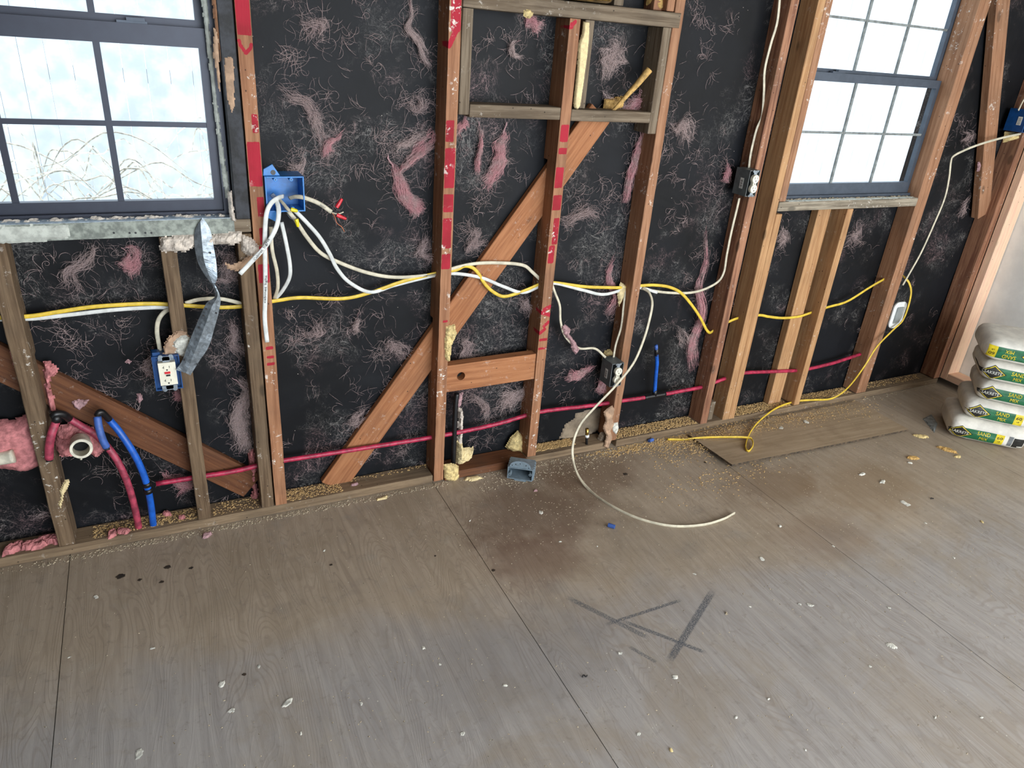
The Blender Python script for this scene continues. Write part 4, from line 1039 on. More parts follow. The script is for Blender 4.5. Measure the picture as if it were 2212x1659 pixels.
add('slip_nut', ringmesh([(.029, .016), (.030, .014), (.030, -.004), (.028, -.006), (.022, -.006), (.022, .016)], c), 'pvc', dr, smooth=False)
add('pipe_body', ringmesh([(.0265, -.004), (.0265, -.05), (.0225, -.05), (.0225, -.004)], c), 'pvc', dr)
add('inside', oriented([(.0215, -.030), (.0215, -.029)], c), 'drain_in', dr)
bm = bmesh.new(); cc = c+Vector((-.004, -.004, -.029)); sweep(bm, [cc, cc+Vector((-.002, 0, -.010))], .003, .003, 8, 1); add('lug', bm, 'pvc', dr)
tube([(-70, 998, .03), (0, 990, .025), (30, 985, .02)], .020, 'pvc', label='cream pipe end sticking into the pink batt at far left', cat='pipe', name='cream_pipe', seg=20)
# coaxial stub
cs = thing('coaxial_stub', 'short black coaxial cable stub with brass connector', 'cable stub', W(1268, 968, .02))
tube([(1268, 969, .02), (1267, 950, .015), (1268, 942, .015)], .0058, 'black_pl', cs, name='cable_end')
tube([(1268, 945, .015), (1268, 926, .015)], .0085, 'brass', cs, name='connector', seg=6)
tube([(1268, 944, .014), (1268, 939, .014)], .0094, 'white_pl', cs, name='band', seg=12)
tube([(979, 1003, .035), (981, 950, .035), (984, 880, .04), (987, 850, .045)], .0095, 'black_pl', label='black conduit standing beside the base of the central stud', cat='conduit', name='conduit', seg=14)

# ------------------------------------------------------------------ foam, batts and paper
def lump(name, ptsx, mat, label, cat, Y=.085, thick=.03, res=.005, rough=.55, soft=.02, fr=45, seed=0, sm=False):
    bm = bmesh.new(); puff(bm, PO(ptsx, Y), Y, thick, res, rough, fr, soft, 'xz', seed); return add(name, bm, mat, label=label, cat=cat, smooth=sm)
lump('foam_strip', [(1259, 47), (1271, 47), (1270, 80), (1266, 120), (1258, 180), (1251, 228), (1246, 236), (1239, 233), (1239, 215), (1246, 150), (1249, 95), (1257, 70)], 'foam_p', 'flat pale yellow foam strip between two niche posts', 'foam', .004, .012, .0022, .06, .003, 12, 1, True)
tube([(1320, 243, .03), (1335, 228, .03), (1355, 205, .02), (1378, 180, .01), (1403, 150, .0)], .0085, 'foam_g', label='golden foam stick slanting across the niche corner', cat='foam', name='foam_stick', seg=9, taper=lambda t: .55+.9*t)
lump('foam_lump', [(1395, -20), (1425, -20), (1431, 10), (1426, 26), (1408, 27), (1397, 15)], 'foam_g', 'golden foam blob above the niche header', 'foam', .07, .05, .004, .3, .015, 30, 2, True)
lump('foam_lump', [(1305, 215), (1350, 206), (1345, 232), (1328, 238), (1303, 236)], 'foam_g', 'golden foam smear on the right niche sill', 'foam', .075, .02, .004, .5, .01, 50, 3)
lump('foam_lump', [(1131, 22), (1147, 20), (1152, 32), (1143, 40), (1132, 36)], 'foam_y', 'small yellow foam dab on the niche header', 'foam', -.003, .008, .003, .5, .005, 90, 4)
lump('foam_lump', [(964, 705), (982, 700), (986, 722), (976, 745), (972, 780), (962, 778), (960, 745)], 'foam_y', 'flaky yellow foam on the front of the central stud', 'foam', -.001, .012, .003, .9, .006, 90, 5)
lump('foam_lump', [(987, 950), (997, 956), (1000, 968), (1022, 965), (1018, 985), (996, 1000), (985, 1001)], 'foam_p', 'pale foam wedge right of the black conduit', 'foam', .05, .035, .004, .5, .012, 60, 6)
lump('foam_lump', [(958, 1004), (975, 1000), (990, 1005), (992, 1030), (980, 1040), (960, 1036)], 'foam_y', 'lumpy yellow foam at the foot of the central stud', 'foam', .0, .024, .004, .7, .012, 60, 7)
lump('foam_lump', [(1118, 930), (1128, 938), (1134, 970), (1128, 978), (1105, 975), (1091, 966), (1102, 945)], 'foam_y', 'yellow foam cone at the foot of the lettered stud', 'foam', .075, .035, .004, .5, .02, 50, 8)
lump('foam_lump', [(1126, 768), (1140, 755), (1150, 772), (1147, 778), (1127, 776)], 'foam_y', 'small yellow foam wedge on the cross block', 'foam', .075, .03, .003, .4, .01, 50, 9)
lump('foam_lump', [(1300, 775), (1305, 758), (1322, 752), (1330, 765), (1326, 785), (1303, 800)], 'foam_y', 'yellow foam behind the lower grey outlet box', 'foam', .088, .03, .004, .5, .015, 50, 10)
lump('foam_lump', [(2170, 285), (2212, 284), (2240, 290), (2240, 305), (2190, 300), (2166, 308)], 'foam_y', 'yellow foam under the dark blue box', 'foam', .045, .04, .005, .5, .015, 50, 11)
lump('pink_clump', [(2195, 296), (2212, 292), (2235, 298), (2225, 316), (2203, 310)], 'puffp', 'pink fluff under the foam at the far right', 'insulation', .03, .03, .005, .7, .012, 60, 12)
lump('sheathing_hole', [(1212, 937), (1222, 915), (1240, 905), (1244, 893), (1290, 880), (1300, 880), (1292, 930), (1258, 945), (1240, 952), (1208, 947)], 'tanboard', 'tan sheathing showing through torn black paper near the floor', 'sheathing patch', .0925, .004, .006, .1, .003, 20, 13)
lump('drywall_scrap', [(1304, 890), (1312, 882), (1322, 876), (1327, 884), (1322, 905), (1326, 915), (1318, 930), (1322, 945), (1313, 968), (1304, 964), (1310, 940), (1302, 925), (1308, 908)], 'paperbrown', 'broken drywall leaning at the foot of the speckled stud', 'drywall scrap', -.001, .010, .0022, .6, .005, 60, 14)
lump('drywall_scrap', [(1296, 935), (1312, 930), (1316, 968), (1290, 975), (1283, 965)], 'tanboard', 'grey-tan drywall piece behind the broken drywall', 'drywall scrap', .04, .02, .004, .2, .006, 50, 15)
lump('drywall_scrap', [(1322, 915), (1334, 912), (1336, 925), (1331, 938), (1324, 932)], 'plaster_w', 'small white drywall flake on the foot of the speckled stud', 'drywall scrap', -.001, .006, .0022, .5, .004, 60, 33)
lump('wood_splinter', [(140, 1036), (151, 1034), (148, 1050), (138, 1068), (135, 1082), (132, 1097), (126, 1090), (132, 1072), (130, 1060)], 'foam_p', 'cream paper splinter on the front of the leftmost stud', 'splinter', -.001, .006, .003, .4, .004, 60, 16)
lump('foam_lump', [(1340, 610), (1352, 617), (1352, 640), (1345, 645), (1337, 662), (1333, 630)], 'foam_p', 'pale foam around the cable hole in the speckled stud', 'foam', .05, .012, .003, .5, .008, 60, 17)
lump('drywall_scrap', [(988, 880), (998, 882), (1000, 900), (995, 1000), (985, 1005), (984, 960), (990, 930)], 'plaster', 'thin drywall edge standing beside the black conduit', 'drywall scrap', .06, .02, .004, .4, .006, 50, 18)
lump('mineral_flake', [(1823, 462), (1832, 456), (1838, 466), (1830, 474), (1820, 470)], 'plaster_w', 'whitish flake stuck high on the middle cripple stud', 'flake', .04, .012, .003, .7, .005, 90, 19)
# brass pan in the niche top
bp = thing('brass_pan', 'round brass-coloured metal fitting resting above the niche header', 'metal fitting', (1.31, .03, 1.688))
bm = bmesh.new(); lathe(bm, [(.060, 0), (.072, .004), (.080, .02), (.082, .12), (.080, .13)], (1.31, .0, 1.688), 'z', 40); add('body', bm, 'brass', bp, smooth=False, bevel=0)
bm = bmesh.new(); lathe(bm, [(.083, .012), (.085, .016), (.083, .020)], (1.31, .0, 1.688), 'z', 40); add('rim', bm, 'brass', bp)

# pink batts
lump('pink_batt', [(-60, 925), (0, 905), (30, 905), (62, 893), (72, 900), (85, 930), (96, 975), (92, 1000), (60, 1015), (20, 1010), (-60, 1005)], 'batt', 'big pink fibreglass wad around the cream pipe at far left', 'insulation', .07, .055, .006, .4, .03, 28, 21, True)
lump('pink_batt', [(120, 925), (140, 915), (160, 910), (200, 920), (222, 945), (228, 970), (212, 985), (185, 975), (150, 985), (130, 985), (118, 960)], 'batt', 'crumpled pink fibreglass packed around the drain mouth', 'insulation', .06, .045, .005, .7, .02, 50, 22)
lump('pink_batt', [(22, 745), (40, 752), (60, 790), (52, 820), (35, 800), (25, 775)], 'batt', 'pink fibreglass patch left of the leftmost stud', 'insulation', .06, .02, .005, .5, .015, 50, 23)
lump('pink_batt', [(92, 780), (110, 778), (126, 795), (124, 806), (112, 812), (108, 835), (118, 865), (120, 890), (108, 886), (98, 840), (95, 810)], 'batt', 'pink fibreglass tongue right of the leftmost stud', 'insulation', .06, .028, .005, .6, .015, 50, 24)
lump('pink_batt', [(536, 970), (548, 970), (555, 1005), (553, 1040), (560, 1075), (556, 1098), (540, 1100), (538, 1085), (545, 1060), (538, 1020)], 'batt', 'narrow pink fibreglass strip beside the doubled grey stud', 'insulation', .08, .03, .004, .7, .012, 60, 25)
lump('pink_clump', [(1213, 705), (1222, 701), (1232, 712), (1228, 722), (1240, 735), (1246, 745), (1252, 755), (1243, 765), (1236, 758), (1232, 738), (1218, 722)], 'puffp', 'pink fluff clinging to the thin cream cable', 'insulation', .035, .014, .003, .8, .008, 80, 26)
for (ptsx, lab, k) in (([(990, 850), (1000, 848), (996, 875), (988, 882), (984, 868)], 'pink tuft under the left end of the cross block', 27),
                       ([(98, 1195), (120, 1170), (180, 1170), (180, 1180), (120, 1185)], 'pink fluff roll on the plate at the foot of the leftmost stud', 28),
                       ([(296, 850), (304, 848), (308, 862), (301, 872), (295, 866)], 'small salmon foam curl between the outlet and the brace', 29),
                       ([(275, 776), (284, 780), (280, 786), (270, 782)], 'tiny salmon scrap left of the ivory outlet', 30),
                       ([(155, 868), (170, 862), (192, 864), (186, 874), (172, 885), (160, 880)], 'pale pink smear on the dark diagonal brace', 31),
                       ([(2112, 350), (2122, 346), (2126, 360), (2118, 372), (2110, 370)], 'salmon scrap on the paper left of the corner post', 32)):
    lump('pink_clump', ptsx, 'puffp', lab, 'insulation', .06 if k != 29 else .09, .014, .003, .7, .006, 80, k)

# fibres ---------------------------------------------------------------
def strand_bundle(bm, spine, width, n, r, Yc, fuzz=.5, rnd=random, taper=True, depth=.006):
    P = smooth_path([Vector((p[0], 0, p[1])) for p in spine], 5); N = len(P)
    locks = [(rnd.gauss(0, .34), rnd.gauss(0, .55), rnd.uniform(0, .45), rnd.uniform(.6, 1.0), rnd.uniform(0, 40)) for _ in range(6)]
    for k in range(n):
        lk = rnd.choice(locks); a = rnd.uniform(lk[2], max(lk[2]+.05, lk[3]-.25)); b = min(1, lk[3]+.04, a+rnd.uniform(.15, .6)); off = (lk[0]+rnd.gauss(0, .13))*width; ph = rnd.uniform(0, 50); yy = Yc-abs(rnd.gauss(0, depth))
        m = 7; pts_ = []; curl = rnd.uniform(.3, 1.2)*fuzz*width; swirl = rnd.uniform(-1, 1)*fuzz*width*1.4
        for j in range(m):
            t = a+(b-a)*j/(m-1); f = t*(N-1); i0 = min(N-2, int(f)); p = P[i0].lerp(P[i0+1], f-i0)
            d = (P[i0+1]-P[i0]).normalized(); s = Vector((-d.z, 0, d.x)); w_ = (.10+.90*math.sin(PI*min(1, .06+t*.90))**.8*(.7+.5*noise.noise(Vector((P[0].x*9, t*7, P[0].z*9))))) if taper else 1
            p = p+s*(width*(lk[1]*t*t*.9+.35*noise.noise(Vector((lk[4], t*4, 2)))))
            p = p+s*(width*.55*noise.noise(Vector((P[0].z*11, t*3.5, P[0].x*5))))
            q = j/(m-1)
            o_ = off*w_+curl*noise.noise(Vector((ph, t*6, 0)))+swirl*q*q*.6
            pts_.append(Vector((p.x+s.x*o_, min(.0868, yy+noise.noise(Vector((ph, t*5, 7)))*.004), p.z+s.z*o_)))
        ribbon_tube(bm, smooth_path(pts_, 2), r*rnd.uniform(.6, 1.4))
def tuft(ptsx, width_px, n, mat, label, Y=.080, r=.0006, fuzz=.8, core=None, depth=.007):
    sp = [(W(x, y, Y).x, W(x, y, Y).z) for x, y in ptsx]; mpp = (W(ptsx[0][0]+10, ptsx[0][1], Y)-W(*ptsx[0], Y)).length/10
    rnd = random.Random(int(ptsx[0][0]*7+ptsx[0][1])); dense = mat == 'fib_pink' or core
    bm = bmesh.new(); strand_bundle(bm, sp, width_px*mpp*(.85 if dense else 1.0), int(n*(1.7 if dense else .9)), r*.85, Y, fuzz, rnd, True, depth)
    nf = len(bm.faces); cs_ = [Vector((p[0], 0, p[1])) for p in sp]
    for k in range(int(n*.45)):
        p = smooth_path(cs_, 4); q = p[rnd.randrange(len(p))]; w_ = width_px*mpp
        curl_strand(bm, q.x+rnd.gauss(0, .6)*w_, q.z+rnd.gauss(0, .6)*w_, rnd.uniform(0, 2*PI), rnd, .00042, .083)
    bm.faces.ensure_lookup_table()
    for f in bm.faces[nf:]: f.material_index = 1
    o = add('insulation_tuft', bm, [mat, 'fib_grey'], label=label, cat='insulation')
    if core:
        bm = bmesh.new(); sweep(bm, [Vector((p[0], Y+.002, p[1])) for p in sp], width_px*mpp*core*.42, .0030, 9, 9, taper=lambda t: max(.05, math.sin(PI*(.08+.87*t)))*(.75+.35*math.sin(t*19)+.2*math.sin(t*47)))
        for v in bm.verts: v.co += Vector((noise.noise(v.co*70), noise.noise(v.co*90+Vector((9, 9, 9)))*.5, noise.noise(v.co*70+Vector((5, 1, 3)))))*.006
        add('dense_core', bm, 'puffp', o_parent(o))
    return o
def curl_strand(bm, x, z, a, rnd, r, Y, steps=None, step=.0045):
    m = steps or rnd.randint(6, 15); k = rnd.gauss(0, 34); dk = rnd.gauss(0, 9); P = []; y = Y+rnd.uniform(-.004, .003)
    for i in range(m):
        P.append(Vector((x, min(.0868, y), z))); x += math.cos(a)*step; z += math.sin(a)*step; a += k*step; k += dk*rnd.uniform(.3, 1); y += rnd.uniform(-.0012, .0012)
    ribbon_tube(bm, P, r*rnd.uniform(.6, 1.5))
def o_parent(o): return o
T = [
 ([(880, -20), (888, 30), (880, 62), (900, 90), (915, 118), (935, 135)], 12, 130, 'fib_pale', 'drooping pale tuft high left of the central stud', .25),
 ([(838, 335), (850, 365), (868, 415), (895, 450), (905, 468)], 22, 260, 'fib_pink', 'thick pink tuft hanging left of the central stud', .42),
 ([(856, 385), (880, 350), (915, 318), (942, 290)], 15, 200, 'fib_pink', 'pink roll slanting up to the central stud', .42),
 ([(845, 335), (865, 315), (895, 300), (930, 290)], 16, 110, 'fib_pale', 'pale fuzz above the slanting pink roll', None),
 ([(985, 300), (995, 270), (1010, 262)], 14, 90, 'fib_pink', 'pink fuzz under the left corner of the niche sill', .2),
 ([(1035, 262), (1037, 300), (1034, 335), (1032, 378)], 9, 120, 'fib_pink', 'thin pink tail under the left niche sill', .35),
 ([(1095, 262), (1085, 300), (1075, 335), (1068, 375), (1045, 408)], 22, 280, 'fib_pink', 'wide pink tail under the left niche sill', .32),
 ([(1385, 275), (1378, 320), (1362, 375), (1355, 437)], 14, 180, 'fib_pink', 'long pink tail beside the speckled stud', .3),
 ([(1132, 34), (1145, 45), (1170, 65)], 18, 120, 'fib_pink', 'pink tuft hanging from the niche header', .4),
 ([(1128, 88), (1108, 95), (1107, 115), (1125, 132)], 9, 90, 'fib_pale', 'small pale hook of fluff inside the niche', .25),
 ([(580, 180), (620, 205), (665, 222), (690, 245), (700, 285), (710, 340)], 26, 200, 'fib_grey', 'long wisp right of the top of the red-painted stud', None),
 ([(745, 275), (725, 300), (705, 320), (712, 350)], 12, 110, 'fib_pink', 'pink wisp above the red wire nuts', .15),
 ([(640, 320), (655, 345), (640, 365), (620, 350)], 14, 110, 'fib_pale', 'curled pale wisp just above the blue box', None),
 ([(262, 535), (280, 550), (285, 575), (270, 590)], 26, 170, 'fib_pink', 'faded pink patch under the left sill', .1),
 ([(200, 515), (185, 555), (150, 590), (140, 625)], 22, 150, 'fib_grey', 'grey wisp hanging under the left sill', None),
 ([(470, 530), (490, 560), (505, 600), (500, 620)], 34, 240, 'fib_grey', 'broad grey veil behind the hanging metal strip', None),
 ([(490, 675), (502, 700), (505, 740), (530, 770)], 22, 170, 'fib_grey', 'grey-pink wisp between metal strip and doubled stud', None),
 ([(500, 815), (535, 850), (520, 895), (530, 945), (515, 985)], 32, 320, 'fib_pale', 'large pale fluff mass left of the doubled stud', .15),
 ([(330, 750), (325, 790), (318, 815)], 24, 170, 'fib_grey', 'grey fluff left of the ivory outlet box', .3),
 ([(345, 1020), (370, 1030), (400, 1045), (410, 1060)], 24, 160, 'fib_pink', 'dull pink patch behind the red pipe near its left end', .15),
 ([(380, 830), (388, 850), (392, 865)], 16, 100, 'fib_pink', 'pink wisp just below the ivory outlet box', None),
 ([(1310, 70), (1325, 100), (1318, 140), (1330, 165)], 34, 240, 'fib_pale', 'soft pink-grey fluff filling the right half of the niche', None),
 ([(1398, 170), (1392, 205), (1365, 225), (1345, 235)], 20, 200, 'fib_pink', 'pink fluff in the lower right corner of the niche', .2),
 ([(1300, 190), (1318, 215), (1340, 232), (1355, 245)], 12, 120, 'fib_pale', 'pale strands draped over the right niche sill', None),
 ([(1330, 545), (1315, 580), (1312, 610), (1330, 640), (1310, 680)], 12, 130, 'fib_pink', 'looping pink strand left of the speckled stud', .12),
 ([(1440, 290), (1465, 275), (1500, 300)], 26, 170, 'fib_pale', 'pale fluff right of the speckled stud', None),
 ([(1570, 345), (1572, 370), (1562, 395)], 12, 110, 'fib_pink', 'salmon strands left of the upper grey box', .15),
 ([(1525, 480), (1520, 560), (1500, 620), (1510, 680), (1490, 740), (1495, 800)], 13, 150, 'fib_pink', 'long pink streak left of the upper box stud', None),
 ([(1165, 840), (1130, 850), (1095, 870), (1070, 900)], 28, 240, 'fib_pale', 'fan of pale pink fibres under the cross block', None),
 ([(1000, 850), (1030, 855), (1055, 880), (1040, 920)], 14, 120, 'fib_grey', 'curved grey wisp right of the conduit', None),
 ([(1000, 715), (1005, 750), (1025, 780)], 20, 150, 'fib_grey', 'grey drape above the cross block', None),
 ([(775, 675), (768, 700), (760, 720)], 10, 90, 'fib_pale', 'small pale wisp mid height in the wide bay', .15),
 ([(1140, 635), (1135, 660), (1148, 690)], 16, 120, 'fib_grey', 'grey drape left of the lettered stud', None),
 ([(1010, 490), (1020, 520), (1035, 540)], 24, 170, 'fib_grey', 'grey cloud of fibres above the cream cable arch', None),
 ([(1205, 480), (1225, 470), (1270, 462), (1310, 470)], 16, 130, 'fib_grey', 'level grey wisp right of the painted stud', None),
 ([(1290, 790), (1265, 800), (1240, 812), (1200, 815)], 14, 130, 'fib_pink', 'reddish strands left of the lower grey box', .1),
 ([(1305, 800), (1300, 830), (1310, 850)], 16, 120, 'fib_pink', 'pink strands under the lower grey box', None),
 ([(920, 500), (910, 540), (925, 575)], 18, 150, 'fib_grey', 'grey curls just left of the central stud at cable height', None),
 ([(870, 215), (905, 235), (930, 210)], 20, 120, 'fib_grey', 'grey curls left of the central stud near the top', None),
 ([(640, 20), (680, 60), (700, 100)], 30, 110, 'fib_grey', 'thin grey fibres high in the wide bay', None),
 ([(1690, 470), (1695, 510), (1680, 545)], 16, 110, 'fib_pale', 'pale wisp under the left end of the right window', None),
 ([(1870, 480), (1845, 510), (1835, 540)], 20, 110, 'fib_grey', 'faint curl right of the middle cripple stud', None),
 ([(2100, 410), (2080, 450), (2065, 480)], 10, 70, 'fib_grey', 'faint streak of fibres left of the corner post', None),
 ([(2090, 265), (2085, 295), (2075, 320)], 16, 80, 'fib_grey', 'faint fibres above the far right cable', None),
 ([(815, 760), (850, 740), (870, 780)], 24, 110, 'fib_grey', 'grey fibres left of the central stud near the brace', None),
 ([(640, 700), (680, 720), (700, 690)], 26, 90, 'fib_grey', 'thin fibres right of the orange studs at mid height', None),
 ([(790, 850), (770, 900), (740, 930)], 20, 80, 'fib_grey', 'thin fibres above the lower part of the orange brace', None),
 ([(1450, 700), (1480, 730), (1495, 770)], 12, 80, 'fib_pale', 'pale torn fibres right of the blue pipe stub', None),
]
for ptsx, wpx, n_, mt, lab, core in T:
    tuft(ptsx, wpx, n_, mt, lab, core=core)
# fine loose fibres clinging to the black paper
bays = [((60, 330), (540, 1150)), ((410, 510), (540, 1080)), ((620, 930), (0, 1000)), ((1000, 1140), (280, 1000)), ((1210, 1370), (280, 930)), ((1400, 1600), (0, 880)), ((1640, 1700), (470, 850)), ((1800, 1900), (460, 830)), ((1970, 2110), (200, 800)), ((1030, 1180), (60, 220))]
rnd = random.Random(11); bm = bmesh.new()
for (xa, xb), (ya, yb_2) in bays:
    area_ = (xb-xa)*(yb_2-ya); cl = int(area_/2600*(1 if xa < 1600 else .45))
    for k in range(cl):
        px, py = rnd.uniform(xa, xb), rnd.uniform(ya, yb_2); c = W(px, py, .085)
        if c.z < .05: continue
        a = rnd.uniform(0, 2*PI); big = rnd.random() < .25; sd_ = rnd.uniform(.003, .012)*(1.8 if big else 1)
        for q in range(rnd.randint(10, 22) if big else rnd.randint(2, 8)):
            curl_strand(bm, c.x+rnd.gauss(0, sd_), c.z+rnd.gauss(0, sd_), a+rnd.gauss(0, .7), rnd, .00055, .086)
add('loose_fibres', bm, 'fib_grey', kind='stuff', label='fine loose glass fibres clinging all over the black paper', cat='fibres')

# ------------------------------------------------------------------ plywood offcut and debris
A_, B_, C_, D_ = G(1497, 952, .012), G(1580, 1008, .02), G(1962, 930, .004), Vector((3.16, -.03, .004))
A_ = Vector((2.06, -.03, .006))
bm = bmesh.new(); n1, n2 = 60, 14; top = []; bot = []
for i in range(n1+1):
    for j in range(n2+1):
        u, v_ = i/n1, j/n2
        p = (A_*(1-u)+D_*u)*(1-v_)+(B_*(1-u)+C_*u)*v_
        z = .0015+v_*(1-u)**1.3*.020+.0012*noise.noise(Vector((p.x*5, p.y*5, 0)))
        jx = noise.noise(Vector((u*60, v_*10, 3)))*.003 if v_ in (0, 1) or u in (0, 1) else 0
        top.append(bm.verts.new((p.x+jx, p.y+jx, z+.0095))); bot.append(bm.verts.new((p.x+jx, p.y+jx, z)))
idx = lambda i, j: i*(n2+1)+j
for i in range(n1):
    for j in range(n2):
        q4 = [idx(i, j), idx(i+1, j), idx(i+1, j+1), idx(i, j+1)]
        bm.faces.new([top[k] for k in q4]); bm.faces.new([bot[k] for k in q4[::-1]])
for i in range(n1):
    for j in (0, n2): bm.faces.new((top[idx(i, j)], top[idx(i+1, j)], bot[idx(i+1, j)], bot[idx(i, j)])).material_index = 1
for j in range(n2):
    for i in (0, n1): bm.faces.new((top[idx(i, j)], top[idx(i, j+1)], bot[idx(i, j+1)], bot[idx(i, j)])).material_index = 1
bmesh.ops.recalc_face_normals(bm, faces=bm.faces[:])
t = NT('dusty_plywood_offcut'); v = t.coords(rnd=False)
g1 = t.noise(t.coords((1.0, 16, 1)), 3, 5, .6, .4)
col = t.mix(t.ramp(g1, .35, .65), lin((150, 132, 108)), lin((166, 148, 124)))
col = t.mix(t.math('MULTIPLY', t.ramp(t.noise(v, 9, 6, .7), .5, .7), .4), col, lin((124, 106, 84)))
t.bump(g1, .002, .5); M_['offcut'] = t.out(col, .85, Specular_IOR_Level=.2)
add('plywood_offcut', bm, ['offcut', 'ply_edge'], label='long plywood offcut lying along the wall, one corner lifted', cat='plywood')

def grains(name, label, mat, spots, n, rmin, rmax, cat, flat=.45, elong=1.0, surf=None):
    rnd = random.Random(hash(label) % 9999 if False else len(label)*13+n); bm = bmesh.new()
    tot = sum(s[4] for s in spots)
    for s in spots:
        for k in range(int(n*s[4]/tot)):
            if s[5]: x, y = rnd.uniform(s[0], s[1]), rnd.uniform(s[2], s[3])
            else: x, y = rnd.gauss(s[0], s[1]), rnd.gauss(s[2], s[3])
            z0_ = s[6] if len(s) > 6 else 0
            if z0_ == 0 and y > -.004: continue
            r = rnd.uniform(rmin, rmax); a = rnd.uniform(0, PI); e = elong*rnd.uniform(.7, 1.5); c_, s_2 = math.cos(a), math.sin(a)
            vt = []
            for q in range(5):
                b_ = 2*PI*q/5+rnd.uniform(-.3, .3); dx, dy = r*e*math.cos(b_), r*math.sin(b_); vt.append((x+dx*c_-dy*s_2, y+dx*s_2+dy*c_))
            zt = z0_+r*flat*rnd.uniform(.5, 1.2); b0 = [bm.verts.new((p[0], p[1], z0_+.0001)) for p in vt]; tp = bm.verts.new((x, y, zt+.0003))
            for q in range(5): bm.faces.new((b0[q], b0[(q+1) % 5], tp))
            bm.faces.new(b0[::-1])
    return add(name, bm, mat, kind='stuff', label=label, cat=cat)
PZ = .0352
grains('sawdust', 'golden sawdust drifted along the sole plate under the right window', 'saw', [(1.69, 2.14, .012, .085, 5, 1, .0335), (2.36, 2.73, .01, .085, 4, 1, .0335), (2.78, 3.17, .02, .085, 2.5, 1, .0335), (3.26, 3.75, .03, .085, 1.2, 1, .0335), (1.3, 1.50, .03, .085, 5, 1, .0315), (1.75, .10, -.03, .02, 2, 0), (2.08, .12, -.035, .02, 3.5, 0)], 6000, .0015, .004, 'sawdust', .9, 1.4)
grains('sawdust', 'golden sawdust on the left sole plate and around the brace foot', 'saw', [(-.30, .01, .015, .08, 3, 1, PZ), (.31, .85, .06, .085, .6, 1, PZ), (.30, .50, .01, .085, 2.2, 1, PZ), (.06, .21, .01, .08, .8, 1, PZ)], 1300, .0012, .0035, 'sawdust', .9, 1.4)
grains('sawdust', 'sawdust scattered over the plywood offcut and floor beside it', 'saw', [(2.25, .16, -.12, .06, 5, 0, .014), (2.6, .2, -.1, .05, 2.2, 0, .012), (2.9, .2, -.10, .06, 1.2, 0, .011), (1.95, .10, -.10, .06, 1.6, 0), (2.0, .2, -.36, .05, .8, 0)], 3400, .001, .0035, 'sawdust', .8, 1.6)
grains('floor_crumbs', 'pale crumbs along the joint of floor and sole plate', 'crumb', [(-.9, 3.8, -.03, -.004, 5, 1), (-.45, .9, -.035, -.004, 3, 1), (1.0, 1.7, -.12, -.004, 2.5, 1)], 2200, .001, .0038, 'debris', .7, 1.3)
grains('floor_crumbs', 'tiny pale specks scattered over the open plywood floor', 'crumb', [(-.9, 3.3, -1.9, -.05, 10, 1), (1.4, .35, -.3, .16, 6, 0), (2.6, .45, -.5, .25, 4, 0), (.9, .4, -.2, .12, 2, 0), (.3, .5, -1.3, .3, 2.5, 0), (2.4, .6, -.9, .3, 3, 0)], 4600, .0006, .0022, 'debris', .5, 1.4)
# individual chips
def chip(px, py, r, label, mat='plaster_w', el=1.5, name='paint_chip', cat='chip', group=None, z=0.0003, th=.0022, n=9):
    c = G(px, py, z); rnd = random.Random(px*31+py); a = rnd.uniform(0, PI); bm = bmesh.new()
    o_ = []
    for k in range(n):
        b_ = 2*PI*k/n; rr = r*rnd.uniform(.65, 1.2); dx, dy = rr*el*math.cos(b_), rr*math.sin(b_)
        o_.append((c.x+dx*math.cos(a)-dy*math.sin(a), c.y+dx*math.sin(a)+dy*math.cos(a)))
    puff(bm, o_, z, th, max(.0018, r*.22), .5, 80, r*.3, 'xy', px); return add(name, bm, mat, label=label, cat=cat, group=group)
chip(1925, 1395, .013, 'large white diamond-shaped chip alone on the open floor')
chip(1750, 1307, .008, 'white chip below the right plywood seam'); chip(1727, 1305, .005, 'small white chip left of a larger chip below the right seam')
chip(622, 1518, .008, 'elongated white chip in the lower left of the floor', el=2.2); chip(500, 1535, .007, 'white chip left of the elongated one near the bottom')
chip(478, 1478, .008, 'pale round scuff flake at the lower left'); chip(208, 1290, .006, 'small white chip near the left drilled holes')
chip(1862, 1024, .012, 'thick white chip on the floor right of the offcut', th=.005); chip(1906, 1041, .012, 'rounded white chip below the thicker one', th=.005)
chip(1957, 1088, .014, 'flat grey-white flake mid right of the floor', el=1.8); chip(1689, 975, .014, 'oval cream chip lying on the plywood offcut', z=.016, th=.004)
chip(1741, 911, .012, 'beige chip on the offcut near the studs', z=.014); chip(1687, 924, .012, 'pale sliver on the offcut beside the yellow cable', z=.0135, el=2)
chip(1647, 1208, .009, 'cream triangular chip on the grey floor right of centre'); chip(1458, 1462, .007, 'pale chip below the charcoal marks')
chip(1339, 1411, .006, 'small white chip left of the charcoal marks'); chip(1685, 1137, .006, 'white pebble-like chip right of the loose cable end', th=.004)
chip(1168, 1107, .008, 'cream smear-like chip on the brown stain'); chip(1157, 1060, .007, 'tiny red-pink crumb on the brown stain', 'puffp', name='pink_crumb', cat='crumb', th=.005)
chip(1569, 1325, .005, 'tiny tan pebble right of the charcoal marks', 'crumb', th=.004); chip(1990, 943, .02, 'flattened tan foam strip between offcut and cement bags', 'foam_y', 1.9, 'foam_scrap', 'foam', th=.008)
chip(2045, 972, .022, 'long orange-tan foam scrap before the cement bags', 'foam_g', 2.3, 'foam_scrap', 'foam', th=.010); chip(1972, 990, .016, 'tan foam scrap left of the long one', 'foam_g', 2, 'foam_scrap', 'foam', th=.008)
